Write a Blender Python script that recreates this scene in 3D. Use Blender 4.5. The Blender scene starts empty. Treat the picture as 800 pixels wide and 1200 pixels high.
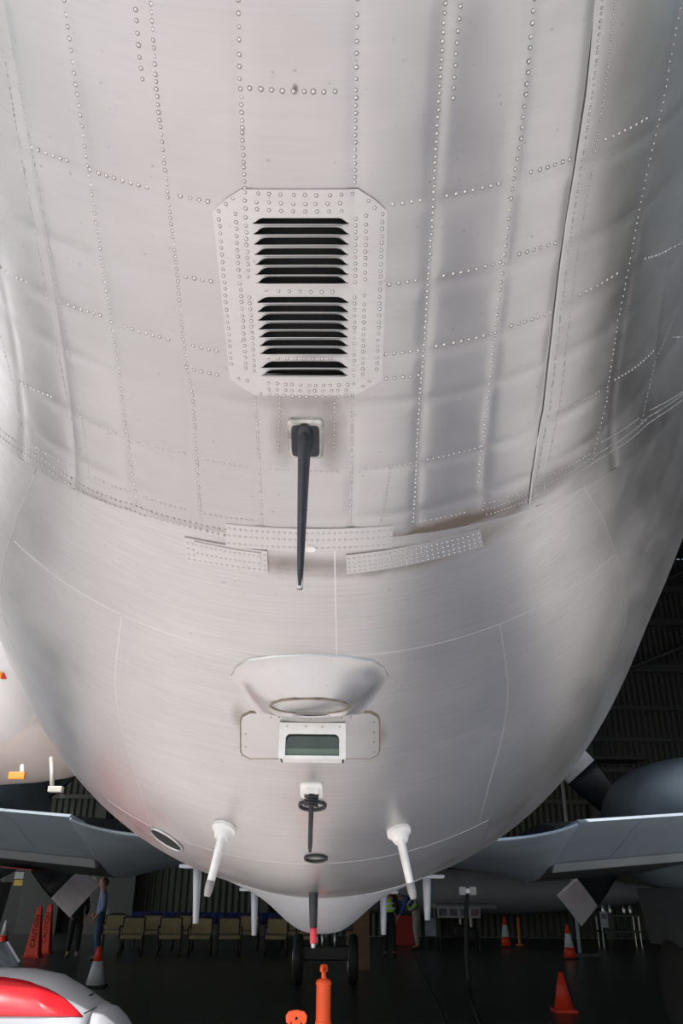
import bpy, bmesh, math, random
import numpy as np
from mathutils import Vector, Matrix, noise
random.seed(4)
SC = bpy.context.scene
COL = SC.collection
R = math.radians
EYE = 1.55                      # camera height over the floor

# ------------------------------------------------------------------ camera
PITCH, YAW, ROLL, FPX = R(25.357), R(0.5066), R(0.561), 935.9
def ray(u, v):
    a = (u-400)/FPX; c = (600-v)/FPX
    a, c = a*math.cos(ROLL)-c*math.sin(ROLL), a*math.sin(ROLL)+c*math.cos(ROLL)
    Y = math.cos(PITCH)-c*math.sin(PITCH); Z = math.sin(PITCH)+c*math.cos(PITCH)
    return Vector((a*math.cos(YAW)+Y*math.sin(YAW), Y*math.cos(YAW)-a*math.sin(YAW), Z))
_f = ray(400, 600); _r = ray(400+FPX, 600)-_f; _u = ray(400, 600-FPX)-_f
cd = bpy.data.cameras.new('camera'); cam = bpy.data.objects.new('camera', cd); COL.objects.link(cam)
cam.matrix_world = Matrix(((_r.x, _u.x, -_f.x, 0), (_r.y, _u.y, -_f.y, 0), (_r.z, _u.z, -_f.z, EYE), (0, 0, 0, 1)))
cd.sensor_fit = 'VERTICAL'; cd.sensor_height = 36; cd.lens = 36*FPX/1200
cd.clip_start = 0.02; cd.clip_end = 400
SC.camera = cam
def at(u, v, y):
    """point of the place seen at pixel u,v, at distance y ahead of the camera"""
    d = ray(u, v); p = d*(y/d.y); p.z += EYE; return p
def floor_at(u, v, z=0.0):
    d = ray(u, v); p = d*((z-EYE)/d.z); p.z += EYE; return p

# ------------------------------------------------------------------ light
w = bpy.data.worlds.new('sky'); SC.world = w; w.use_nodes = True
nt = w.node_tree; bg = nt.nodes['Background']
sky = nt.nodes.new('ShaderNodeTexSky'); sky.sky_type = 'NISHITA'; sky.sun_disc = False
SUN_EL, SUN_AZ = R(50), R(225)          # sun behind and to the left of the camera
sky.sun_elevation = SUN_EL; sky.sun_rotation = SUN_AZ
sky.dust_density = 2.5; sky.air_density = 1.2
nt.links.new(sky.outputs[0], bg.inputs[0]); bg.inputs[1].default_value = 0.20
sl = bpy.data.lights.new('sun', 'SUN'); sl.energy = 5.2; sl.angle = R(0.6); sl.color = (1, 0.965, 0.935)
so = bpy.data.objects.new('sun', sl); COL.objects.link(so)
sd = Vector((math.cos(SUN_EL)*math.sin(SUN_AZ), math.cos(SUN_EL)*math.cos(SUN_AZ), math.sin(SUN_EL)))
so.rotation_euler = sd.to_track_quat('Z', 'Y').to_euler(); so.location = sd*30
SC.view_settings.view_transform = 'Standard'; SC.view_settings.look = 'None'
SC.view_settings.gamma = 1; SC.view_settings.use_curve_mapping = False
SC.view_settings.exposure = 0.2

# ------------------------------------------------------------------ materials
def mat(name, col, rough=0.5, metal=0.0, var=0.0, scale=8, bump=0.0, bscale=40, trans=0.0, spec=0.5, coat=0.0):
    m = bpy.data.materials.new(name); m.use_nodes = True
    t = m.node_tree; b = t.nodes['Principled BSDF']
    b.inputs['Base Color'].default_value = (*col, 1); b.inputs['Roughness'].default_value = rough
    b.inputs['Metallic'].default_value = metal; b.inputs['Specular IOR Level'].default_value = spec
    b.inputs['Coat Weight'].default_value = coat
    if trans: b.inputs['Transmission Weight'].default_value = trans
    tc = t.nodes.new('ShaderNodeTexCoord')
    if var:
        n = t.nodes.new('ShaderNodeTexNoise'); n.inputs['Scale'].default_value = scale; n.inputs['Detail'].default_value = 5
        t.links.new(tc.outputs['Object'], n.inputs['Vector'])
        r = t.nodes.new('ShaderNodeValToRGB')
        r.color_ramp.elements[0].position = 0.3; r.color_ramp.elements[1].position = 0.7
        r.color_ramp.elements[0].color = (*[c*(1-var) for c in col], 1)
        r.color_ramp.elements[1].color = (*[min(1, c*(1+var)) for c in col], 1)
        t.links.new(n.outputs[0], r.inputs[0]); t.links.new(r.outputs[0], b.inputs['Base Color'])
    if bump:
        n = t.nodes.new('ShaderNodeTexNoise'); n.inputs['Scale'].default_value = bscale; n.inputs['Detail'].default_value = 3
        t.links.new(tc.outputs['Object'], n.inputs['Vector'])
        q = t.nodes.new('ShaderNodeBump'); q.inputs['Strength'].default_value = bump; q.inputs['Distance'].default_value = 0.01
        t.links.new(n.outputs[0], q.inputs['Height']); t.links.new(q.outputs[0], b.inputs['Normal'])
    return m

def skin_mat(name, base, rough, stains, scratch=0.25, cloud=0.10, metal=0.93, soft=.22):
    """worn bare aluminium: cloudy polish, fine sanding streaks, specks and brown stains at given places"""
    m = bpy.data.materials.new(name); m.use_nodes = True
    t = m.node_tree; L = t.links.new; b = t.nodes['Principled BSDF']
    b.inputs['Metallic'].default_value = metal
    tc = t.nodes.new('ShaderNodeTexCoord'); geo = tc.outputs['Object']
    def tex(sc, det=4, vec=geo, rgh=0.55):
        n = t.nodes.new('ShaderNodeTexNoise'); n.inputs['Scale'].default_value = sc; n.inputs['Detail'].default_value = det
        n.inputs['Roughness'].default_value = rgh; L(vec, n.inputs['Vector']); return n.outputs[0]
    def ramp(src, a, bb, ca=0.0, cb=1.0):
        r = t.nodes.new('ShaderNodeMapRange'); r.inputs[1].default_value = a; r.inputs[2].default_value = bb
        r.inputs[3].default_value = ca; r.inputs[4].default_value = cb; L(src, r.inputs[0]); return r.outputs[0]
    def math_(op, a, c):
        n = t.nodes.new('ShaderNodeMath'); n.operation = op; n.use_clamp = op in ('ADD', 'MULTIPLY')
        for i, q in enumerate((a, c)):
            if isinstance(q, (int, float)): n.inputs[i].default_value = q
            else: L(q, n.inputs[i])
        return n.outputs[0]
    def mix(fac, a, c):
        n = t.nodes.new('ShaderNodeMix'); n.data_type = 'RGBA'
        if isinstance(fac, (int, float)): n.inputs[0].default_value = fac
        else: L(fac, n.inputs[0])
        for i, q in ((6, a), (7, c)):
            if isinstance(q, tuple): n.inputs[i].default_value = (*q, 1)
            else: L(q, n.inputs[i])
        return n.outputs[2]
    cl = ramp(tex(1.7, 6), 0.35, 0.68)
    dark = tuple(c*(1-cloud*1.6) for c in base)
    col = mix(cl, dark, base)
    # sanding streaks that run across the panels
    mp = t.nodes.new('ShaderNodeMapping'); mp.inputs['Rotation'].default_value = (0, 0, R(38)); mp.inputs['Scale'].default_value = (1.2, 60, 6)
    L(geo, mp.inputs[0]); st = tex(2.2, 5, mp.outputs[0], 0.7); streak = ramp(st, 0.35, 0.72)
    mp2 = t.nodes.new('ShaderNodeMapping'); mp2.inputs['Rotation'].default_value = (0, 0, R(-52)); mp2.inputs['Scale'].default_value = (1.5, 70, 8)
    L(geo, mp2.inputs[0]); st2 = ramp(tex(2.0, 4, mp2.outputs[0], 0.7), 0.4, 0.75)
    col = mix(math_('MULTIPLY', streak, scratch*0.5), col, tuple(c*0.6 for c in base))
    # small dark specks
    sp = ramp(tex(70, 1), 0.74, 0.78, 0, 0.4); col = mix(sp, col, (0.22, 0.2, 0.18))
    sep = t.nodes.new('ShaderNodeVectorMath'); 
    stain_sum = None
    wob = tex(9, 5)
    for (p, rad, amt) in stains:
        mm = t.nodes.new('ShaderNodeMapping'); mm.vector_type = 'POINT'
        mm.inputs['Location'].default_value = tuple(-p[i]/rad[i] for i in range(3)); mm.inputs['Scale'].default_value = tuple(1/q for q in rad)
        L(geo, mm.inputs[0])
        ln = t.nodes.new('ShaderNodeVectorMath'); ln.operation = 'LENGTH'; L(mm.outputs[0], ln.inputs[0])
        d = math_('SUBTRACT', ln.outputs['Value'], math_('MULTIPLY', wob, 0.9))
        f = ramp(d, -0.1, 0.75, amt, 0.0)
        stain_sum = f if stain_sum is None else math_('ADD', stain_sum, f)
    if stain_sum is not None:
        col = mix(stain_sum, col, (0.20, 0.165, 0.14))
    L(col, b.inputs['Base Color'])
    rg = math_('ADD', ramp(tex(6, 3), 0.3, 0.7, rough-0.025, rough+0.05), math_('MULTIPLY', streak, 0.06))
    if stain_sum is not None: rg = math_('ADD', rg, math_('MULTIPLY', stain_sum, 0.3))
    L(rg, b.inputs['Roughness'])
    bp2 = t.nodes.new('ShaderNodeBump'); bp2.inputs['Strength'].default_value = soft; bp2.inputs['Distance'].default_value = 0.008
    L(tex(5, 2), bp2.inputs['Height'])
    L(bp2.outputs[0], b.inputs['Normal'])
    return m

# ------------------------------------------------------------------ object helpers
def tag(o, label=None, cat=None, group=None, kind=None):
    if label: o['label'] = label
    if cat: o['category'] = cat
    if group: o['group'] = group
    if kind: o['kind'] = kind
    return o
def empty(name, loc=(0, 0, 0), rz=0.0, parent=None):
    o = bpy.data.objects.new(name, None); COL.objects.link(o); o.location = loc; o.rotation_euler = (0, 0, rz)
    o.empty_display_size = 0.1
    if parent: o.parent = parent
    return o
def mesh_obj(name, verts, faces, m, parent=None, smooth=True):
    me = bpy.data.meshes.new(name); me.from_pydata([tuple(v) for v in verts], [], faces); me.update()
    o = bpy.data.objects.new(name, me); COL.objects.link(o); me.materials.append(m)
    if smooth: me.shade_smooth()
    if parent: o.parent = parent
    return o
class MB:
    def __init__(s): s.v = []; s.f = []
    def add(s, vs, fs):
        n = len(s.v); s.v += [Vector(q) for q in vs]; s.f += [tuple(i+n for i in f) for f in fs]; return s
    def box(s, c, d, rot=None):
        c = Vector(c); vs = []
        for x in (-.5, .5):
            for y in (-.5, .5):
                for z in (-.5, .5):
                    q = Vector((x*d[0], y*d[1], z*d[2]))
                    if rot is not None: q = rot @ q
                    vs.append(c+q)
        return s.add(vs, [(0, 1, 3, 2), (4, 6, 7, 5), (0, 4, 5, 1), (2, 3, 7, 6), (0, 2, 6, 4), (1, 5, 7, 3)])
    def tube(s, pts, rad, n=8, cap=True):
        pts = [Vector(p) for p in pts]; k = len(pts)
        if not hasattr(rad, '__len__'): rad = [rad]*k
        vs = []; side = None
        for i, p in enumerate(pts):
            d = (pts[min(i+1, k-1)]-pts[max(i-1, 0)]).normalized()
            if side is None:
                side = d.orthogonal().normalized()
            side = (side-d*side.dot(d)).normalized(); up = d.cross(side)
            for j in range(n):
                a = 2*math.pi*j/n; vs.append(p+(side*math.cos(a)+up*math.sin(a))*rad[i])
        fs = [(i*n+j, i*n+(j+1) % n, (i+1)*n+(j+1) % n, (i+1)*n+j) for i in range(k-1) for j in range(n)]
        if cap: fs += [tuple(range(n-1, -1, -1)), tuple((k-1)*n+j for j in range(n))]
        return s.add(vs, fs)
    def lathe(s, prof, c=(0, 0, 0), axis='Z', n=24):
        c = Vector(c); vs = []; k = len(prof)
        for r, h in prof:
            for j in range(n):
                a = 2*math.pi*j/n; x, y = r*math.cos(a), r*math.sin(a)
                q = {'Z': (x, y, h), 'X': (h, x, y), 'Y': (y, h, x)}[axis]
                vs.append(c+Vector(q))
        fs = [(i*n+j, i*n+(j+1) % n, (i+1)*n+(j+1) % n, (i+1)*n+j) for i in range(k-1) for j in range(n)]
        fs += [tuple(range(n-1, -1, -1)), tuple((k-1)*n+j for j in range(n))]
        return s.add(vs, fs)
    def loft(s, rings, cap=True):
        n = len(rings[0]); vs = [q for r in rings for q in r]; k = len(rings)
        fs = [(i*n+j, i*n+(j+1) % n, (i+1)*n+(j+1) % n, (i+1)*n+j) for i in range(k-1) for j in range(n)]
        if cap: fs += [tuple(range(n-1, -1, -1)), tuple((k-1)*n+j for j in range(n))]
        return s.add(vs, fs)
    def build(s, name, m, parent=None, smooth=False, bevel=0.0, sub=0):
        me = bpy.data.meshes.new(name); me.from_pydata([tuple(q) for q in s.v], [], s.f); me.update()
        bm = bmesh.new(); bm.from_mesh(me); bmesh.ops.recalc_face_normals(bm, faces=bm.faces); bm.to_mesh(me); bm.free()
        o = bpy.data.objects.new(name, me); COL.objects.link(o); me.materials.append(m)
        if parent: o.parent = parent
        if smooth: me.shade_smooth()
        if bevel:
            q = o.modifiers.new('b', 'BEVEL'); q.width = bevel; q.segments = 2; q.limit_method = 'ANGLE'
        if sub:
            q = o.modifiers.new('s', 'SUBSURF'); q.levels = q.render_levels = sub
        return o
def smooth_angle(o, deg=35):
    me = o.data; me.shade_smooth()
    bm = bmesh.new(); bm.from_mesh(me)
    for e in bm.edges:
        if len(e.link_faces) == 2 and e.calc_face_angle(0) > R(deg): e.smooth = False
    bm.to_mesh(me); bm.free(); return o
def copy_tree(o, parent=None):
    c = o.copy(); COL.objects.link(c); c.parent = parent
    for ch in list(o.children): copy_tree(ch, c)
    return c

# ------------------------------------------------------------------ fuselage form (belly height and radius along its length)
XA = -0.062
KY = np.array([-8.0, -4.5, -1, 0.3, 0.8, 1.2, 1.6, 2.0, 2.4, 2.9, 3.5, 4.2, 5.0, 8, 15, 18.5, 20.5])
KB = np.array([3.45, 2.85, 1.969, 1.61, 1.3675, 1.2396, 1.0666, .8803, .6978, .478, .205, .004, -.0277, -.0785, -.0785, 0.15, 0.9])
KR = np.array([.10, .34, .582, .8465, .9707, 1.0518, 1.105, 1.19, 1.385, 1.665, 1.69, 1.741, 1.7545, 1.75, 1.75, 1.35, .5])
GB, GR = np.gradient(KB, KY), np.gradient(KR, KY)
def cub(K, G, q):
    i = int(np.clip(np.searchsorted(KY, q)-1, 0, len(KY)-2)); h = KY[i+1]-KY[i]; t = (q-KY[i])/h
    return float((2*t**3-3*t*t+1)*K[i]+(t**3-2*t*t+t)*h*G[i]+(-2*t**3+3*t*t)*K[i+1]+(t**3-t*t)*h*G[i+1])
_T = {}
def prof(y):
    k = round(y, 4)
    if k not in _T:
        b = cub(KB, GB, y); r = cub(KR, GR, y); _T[k] = (b, r)
    return _T[k]
def wide(y, ph):
    a = abs((ph+math.pi) % math.tau-math.pi); k = min(max((y-.3)/.7, 0), 1)*min(max((3.9-y)/2.0, 0), 1); k = k*k*(3-2*k)
    if a < 1.0 or k == 0: return 0.0
    q = min(a-1.0, .75); f = math.sin(ph)
    return q*q*.75*k*f
def S(y, ph, off=0.0):
    b, r = prof(y)
    p = Vector((XA+r*math.sin(ph)+wide(y, ph), y, EYE+b+r-r*math.cos(ph)))
    if off:
        p = p+nrm(y, ph)*off
    return p
def nrm(y, ph):
    e = 0.01; b0, r0 = prof(y-e); b1, r1 = prof(y+e)
    dy = Vector((r1*math.sin(ph)-r0*math.sin(ph), 2*e, (b1+r1-r1*math.cos(ph))-(b0+r0-r0*math.cos(ph))))
    dp = Vector((math.cos(ph), 0, math.sin(ph)))
    return dp.cross(dy).normalized()*(-1 if dp.cross(dy).dot(Vector((math.sin(ph), 0, -math.cos(ph)))) < 0 else 1)
YS = np.linspace(0.2, 8.5, 500)
BS = np.array([prof(float(q))[0] for q in YS]); RS = np.array([prof(float(q))[1] for q in YS])
def cast(u, v):
    """(y, angle) of the skin point seen at pixel u,v"""
    d = ray(u, v); x = d.x/d.y; z = d.z/d.y
    F = np.hypot(x*YS-XA, z*YS-(BS+RS))-RS
    s = np.where((F[:-1] > 0) & (F[1:] <= 0))[0]
    i = int(s[0]) if len(s) else int(F.argmin())
    t = F[i]/(F[i]-F[i+1]) if len(s) else 0
    y = float(YS[i]+t*(YS[1]-YS[0])); b, r = prof(y)
    return y, math.atan2(x*y-XA, b+r-z*y)
def skin_at(u, v, off=0.0): return S(*cast(u, v), off)

ring1 = lambda p: 2.016+.0132*p+.246*min(p*p, 2.6)
ring1b = lambda p: ring1(min(p, math.tau-p))
ring2 = lambda p: 2.475+.0089*p+.1023*min(p*p, 3.0)
ring3 = lambda p: 3.80-.11*p+.144*min(p*p, 1.0)

STR = [-.606, -.452, -.276, -.118, .09, .243, .412, .557, .826, 1.06, -.80, -1.0, 1.25, -1.2]
FRM = [.50, .84, 1.19, 1.36, 1.51, 1.63, 1.81, 1.95]
def quilt(y, ph):
    """sheet metal pulled in along the rivet lines and slightly bulged between, in metres"""
    r = prof(y)[1]; q = 0.0
    for s in STR: q = max(q, math.exp(-((ph-s)*r/0.014)**2))
    for fr in FRM: q = max(q, .8*math.exp(-((y-fr-0.09*ph*ph)/0.014)**2))
    n = noise.noise(Vector((ph*r*3.1, y*3.3, 1.7)))
    n2 = noise.noise(Vector((ph*r*8.5, y*7.0, 9.2)))
    return -0.0024*q+0.0042*n+0.0014*n2
def low(y, ph):
    r = prof(y)[1]
    return 0.0012*noise.noise(Vector((ph*r*1.6, y*1.7, 5.0)))

ORION = empty('patrol_aircraft', (0, 0, 0))
tag(ORION, 'large bare metal propeller aircraft seen from below its tail, wings spread left and right', 'aircraft')

stn = []
def stain(u, v, rad, amt):
    p = skin_at(u, v); stn.append((tuple(p), rad, amt))
stain(495, 626, (.24, .04, .10), .75); stain(420, 650, (.22, .045, .10), .45); stain(590, 600, (.10, .05, .08), .6)
stain(330, 512, (.03, .09, .1), .4); stain(388, 512, (.035, .10, .1), .5); stain(352, 470, (.16, .03, .1), .25)
stain(300, 640, (.28, .035, .1), .4); stain(346, 104, (.006, .010, .01), .95); stain(650, 560, (.16, .05, .12), .45)
stain(130, 598, (.2, .04, .12), .4); stain(535, 612, (.13, .04, .12), .55); stain(250, 626, (.2, .03, .1), .35)
stn2 = []
def stain2(u, v, rad, amt): stn2.append((tuple(skin_at(u, v)), rad, amt))
stain2(500, 650, (.22, .05, .12), .55)
stain2(440, 662, (.35, .045, .12), .5); stain2(280, 840, (.03, .08, .1), .4); stain2(446, 862, (.025, .08, .1), .5)
stain2(364, 845, (.16, .06, .1), .28); stain2(300, 655, (.2, .04, .1), .35); stain2(570, 625, (.12, .05, .1), .45)
M_UP = skin_mat('worn_shaded_aluminium', (.54, .522, .514), .315, stn, .22, .08)  # worn skin; base also darkened to imitate the shadowed ground it reflects
M_LOW = skin_mat('brushed_aluminium', (.60, .58, .57), .32, stn2, .8, .05, soft=.06)
M_PLATE = skin_mat('plate_aluminium', (.60, .582, .57), .32, [], .2, .05)
M_RIVET = mat('rivet_metal', (.70, .68, .67), .32, .9)
M_GRIME = mat('rivet_grime', (.27, .245, .22), .65, .4)
M_BLACK = mat('inner_black', (.006, .006, .006), .9)
M_MAST = mat('mast_black', (.018, .020, .025), .45, 0, .3, 20)
M_WHITE = mat('white_paint', (.82, .82, .80), .35, 0, .05, 6)
M_OFFWHITE = mat('worn_white_paint', (.78, .76, .73), .45, 0, .12, 14)
M_STEEL = mat('steel', (.55, .55, .55), .3, .9, .1, 20)
M_RADOME = mat('radome_paint', (.50, .51, .53), .45, .15, .05, 5)
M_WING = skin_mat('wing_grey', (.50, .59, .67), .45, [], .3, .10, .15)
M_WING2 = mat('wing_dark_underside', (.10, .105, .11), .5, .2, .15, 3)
M_SEAL = mat('sealant', (.23, .18, .13), .8, 0, .3, 30)

def sheet(name, rows, m, parent, thick=0.0, skip=None, smooth=True):
    """grid of points on the skin -> sheet metal with turned-in edges"""
    nr, nc = len(rows), len(rows[0]); vs = [p for r in rows for p in r]; fs = []
    for i in range(nr-1):
        for j in range(nc-1):
            if skip and skip(i, j): continue
            fs.append((i*nc+j, i*nc+j+1, (i+1)*nc+j+1, (i+1)*nc+j))
    a, b_, c = (vs[k] for k in fs[0][:3]); n = (b_-a).cross(c-b_)
    mid = vs[fs[0][0]]; bb, rr = prof(min(max(mid.y, -8), 20))
    if n.dot(mid-Vector((XA, mid.y, EYE+bb+rr))) < 0: fs = [f[::-1] for f in fs]
    if thick:          # turned-down rim with a crisp edge
        cnt = {}
        for f in fs:
            for k in range(4):
                e = (f[k], f[(k+1) % 4]); cnt[e] = 1
        nn = {}
        for f in fs:
            q = (vs[f[1]]-vs[f[0]]).cross(vs[f[2]]-vs[f[1]])
            if q.length > 0: q = q.normalized()
            for k in f: nn[k] = nn.get(k, Vector())+q
        rim = []
        for (a, b_) in list(cnt):
            if (b_, a) not in cnt:
                na, nb = nn[a].normalized(), nn[b_].normalized(); i0 = len(vs)
                vs += [vs[a].copy(), vs[b_].copy(), vs[b_]-nb*thick, vs[a]-na*thick]; rim.append((i0+1, i0, i0+3, i0+2))
        fs = fs+rim
    o = mesh_obj(name, vs, fs, m, parent, smooth)
    return o
def panel(ya, yb, p0, p1, m, disp, off=0.0, ny=40, nph=40, gap=0.0008, skip=None, thick=0.004):
    p0 = p0 if hasattr(p0, '__len__') else (p0, p0); p1 = p1 if hasattr(p1, '__len__') else (p1, p1)
    rows = []; 
    for i in range(ny+1):
        t = i/ny; row = []; lerp_ = lambda a, b_, q: a+(b_-a)*q
        for j in range(nph+1):
            s = j/nph
            if not (callable(p0[0]) or callable(p1[0])): a0 = p0[0]+(p0[1]-p0[0])*t; a1 = p1[0]+(p1[1]-p1[0])*t
            if callable(p0[0]) or callable(p1[0]):
                yg = lerp_(ya(1.0 if s else .9), yb(.9), t)
                for _ in range(3):
                    a0 = p0[0](yg) if callable(p0[0]) else p0[0]+(p0[1]-p0[0])*t
                    a1 = p1[0](yg) if callable(p1[0]) else p1[0]+(p1[1]-p1[0])*t
                    bd = a0 if callable(p0[0]) else a1
                    yg = lerp_(ya(bd), yb(bd), t)
            ph = a0+(a1-a0)*s
            A, B = ya(ph)+gap, yb(ph)-gap
            y = A+(B-A)*t; g = gap/prof(y)[1]
            ph = a0+g+(a1-a0-2*g)*s
            row.append((y, ph))
        rows.append(row)
    sk = None
    if skip: sk = lambda i, j: skip(*rows[i][j]) and skip(*rows[i+1][j+1])
    P = [[S(y, ph, off+disp(y, ph)) for (y, ph) in r] for r in rows]
    return sheet('skin_panel', P, m, ORION, thick, sk)
const = lambda q: (lambda p: q)
# vent opening bounds
vy0 = cast(352, 251)[0]-.006; vy1 = cast(352, 441)[0]+.006; vp0 = cast(296, 340)[1]-.012; vp1 = cast(409, 340)[1]+.012
vhole = lambda y, ph: vy0 < y < vy1 and vp0 < ph < vp1
# upper (aft) skins
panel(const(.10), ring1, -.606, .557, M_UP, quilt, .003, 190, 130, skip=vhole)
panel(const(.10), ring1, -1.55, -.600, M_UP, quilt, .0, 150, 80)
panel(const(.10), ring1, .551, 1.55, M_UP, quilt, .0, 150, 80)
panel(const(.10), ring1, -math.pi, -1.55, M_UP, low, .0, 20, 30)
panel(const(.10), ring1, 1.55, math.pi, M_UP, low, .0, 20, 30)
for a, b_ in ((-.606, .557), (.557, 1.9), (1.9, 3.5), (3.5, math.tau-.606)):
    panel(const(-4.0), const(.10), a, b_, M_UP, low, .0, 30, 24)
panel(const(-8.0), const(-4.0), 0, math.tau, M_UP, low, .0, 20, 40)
# band between the ring seams, then the smooth lower skins
CS = cast(393, 700)[1]
FL = (lambda y: float(np.interp(y, [2.0, 2.15, 2.4, 2.6, 3.9], [-.72, -.745, -.795, -.81, -.82])),)
FR = (lambda y: float(np.interp(y, [2.05, 2.13, 2.34, 2.56, 2.94, 3.8], [.69, .705, .763, .787, .788, .80])),)
panel(ring1, ring2, FL, CS, M_LOW, low, -.002, 22, 60)
panel(ring1, ring2, CS, FR, M_LOW, low, -.002, 22, 50)
panel(ring1, ring3, -2.0, FL, M_LOW, low, -.002, 60, 50)
panel(ring1, ring3, FR, 2.0, M_LOW, low, -.002, 60, 50)
panel(ring2, ring3, FL, -.45, M_LOW, low, -.002, 50, 20)
panel(ring2, ring3, -.45, .432, M_LOW, low, -.002, 50, 50)
panel(ring2, ring3, .432, FR, M_LOW, low, -.002, 50, 20)
panel(ring3, const(8.0), -2.0, -.46, M_LOW, low, -.002, 70, 40)
panel(ring3, const(8.0), -.46, .47, M_LOW, low, -.002, 50, 40)
panel(ring3, const(8.0), .47, 2.0, M_LOW, low, -.002, 70, 40)
for a, b_ in ((2.0, 3.1), (3.1, math.tau-2.0)):
    panel(ring1b, const(8.0), a, b_, M_LOW, low, -.002, 80, 24)
for a, b_ in ((-1.2, 1.2), (1.2, math.pi), (math.pi, math.tau-1.2)):
    panel(const(8.0), const(15.0), a, b_, M_LOW, low, -.002, 20, 20)
    panel(const(15.0), const(20.5), a, b_, M_LOW, low, -.002, 16, 20)
# dark structure behind the skins
rows = [[S(y, p, -.03) for p in np.linspace(0, math.tau, 73)] for y in list(np.linspace(-7.9, 0, 14))+list(np.linspace(.12, 4.4, 64))+list(np.linspace(4.6, 20.4, 30))]
core = sheet('inner_structure', rows, M_BLACK, ORION)

# ------------------------------------------------------------------ rivets
def rivet_geo(mb, p, n, r, hgt):
    r *= .88
    s = n.orthogonal().normalized(); t = n.cross(s); vs = []
    for k, (q, h) in enumerate(((1.0, 0), (.72, .7))):
        for j in range(6):
            a = j*math.pi/3; vs.append(p+(s*math.cos(a)+t*math.sin(a))*r*q+n*hgt*h)
    vs.append(p+n*hgt)
    if not hasattr(mb, 'ring'): mb.ring = MB()
    g = [p+(s*math.cos(j*math.pi/3)+t*math.sin(j*math.pi/3))*r*q+n*h for q, h in ((1.42, .0002), (.9, .0006)) for j in range(6)]
    mb.ring.add(g, [(j, (j+1) % 6, 6+(j+1) % 6, 6+j) for j in range(6)])
    mb.add(vs, [(j, (j+1) % 6, 6+(j+1) % 6, 6+j) for j in range(6)]+[(6+j, 6+(j+1) % 6, 12) for j in range(6)])
def rivet_obj(name, mb, parent):
    nf = len(mb.f)
    if hasattr(mb, 'ring'): mb.add(mb.ring.v, mb.ring.f)
    o = mesh_obj(name, mb.v, mb.f, M_RIVET, parent); o.data.materials.append(M_GRIME)
    o.data.polygons.foreach_set('material_index', [0]*nf+[1]*(len(mb.f)-nf)); o['kind'] = 'stuff'; return o
def up_disp(y, ph):
    if y < ring1(ph): return quilt(y, ph)+(.003 if -.606 < ph < .557 else 0)
    return -.002+low(y, ph)
def rivets(path, step, r=.0038, lift=0.0, jit=.0006, ds=1.0, name='rivet_row', parent=None):
    """rivets with real spacing `step` metres along a pixel-measured path on the skin"""
    yp = [cast(u, v) for u, v in path]; P = []
    for (a, b_) in zip(yp[:-1], yp[1:]):
        for k in range(40):
            t = k/40; P.append((a[0]+(b_[0]-a[0])*t, a[1]+(b_[1]-a[1])*t))
    P.append(yp[-1]); mb = MB(); acc = 0; last = None; n_ = 0
    for (y, ph) in P:
        q = S(y, ph)
        if last is not None:
            acc += (q-last).length
        if last is None or acc >= step:
            acc = 0 if last is None else acc-step
            nn = nrm(y, ph); q2 = q+nn*(up_disp(y, ph)*ds+lift)+Vector((random.uniform(-jit, jit), random.uniform(-jit, jit), 0))
            rivet_geo(mb, q2, nn, r*random.uniform(.9, 1.1), r*.55); n_ += 1
        last = q
    return rivet_obj(name, mb, parent or ORION)
LONG = [  # stringer rows measured on the photograph
 ([(12, 60), (43, 200), (60, 300), (73, 370), (98, 500), (104, 560)], .010, .0024), ([(2, 60), (28, 200), (46, 300), (60, 380), (84, 500), (92, 545)], .011, .0024),
 ([(75, 0), (88, 92), (100, 180), (117, 290), (125, 350), (145, 480), (160, 590)], .020, .0040),
 ([(158, -20), (161, 30), (165, 70), (168, 95)], .019, .0038),
 ([(175, -20), (184, 107), (192, 180), (199, 250), (206, 305), (215, 400), (226, 470), (232, 560), (236, 610)], .014, .0038),
 ([(279, -20), (281, 100)], .021, .0038), ([(282, 104), (287, 220)], .013, .0038), ([(299, 466), (303, 530), (307, 612)], .0125, .0034),
 ([(419, -20), (417, 95)], .021, .0038), ([(417, 106), (415, 218)], .013, .0038), ([(413, 466), (412, 550), (410, 612)], .0125, .0034),
 ([(523, -20), (516, 90), (511, 170), (506, 260), (501, 330), (497, 400), (491, 470), (487, 560), (484, 612)], .0145, .0038),
 ([(540, -10), (533, 70), (530, 125)], .019, .0038),
 ([(628, -20), (618, 90), (609, 170), (600, 215), (590, 300), (581, 370), (572, 460), (560, 570)], .0205, .0042),
 ([(708, -10), (693, 110), (671, 260), (660, 350), (644, 480), (627, 583)], .0115, .0028), ([(722, -10), (704, 130), (683, 260), (671, 350), (655, 480), (637, 575)], .0115, .0028),
 ([(797, 10), (778, 120), (760, 200), (742, 290), (725, 370), (710, 470), (694, 545)], .017, .0034),
 ([(799, 295), (785, 360), (768, 420), (750, 500)], .014, .0030),
 ([(1, 395), (12, 440), (22, 490), (33, 530)], .014, .0030),
 ([(458, 545), (452, 580), (445, 614)], .012, .0030), ([(328, 466), (326, 530)], .013, .0032), ([(392, 466), (391, 530)], .013, .0032),
]
for pth, st, r in LONG: rivets(pth, st, r)
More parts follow.
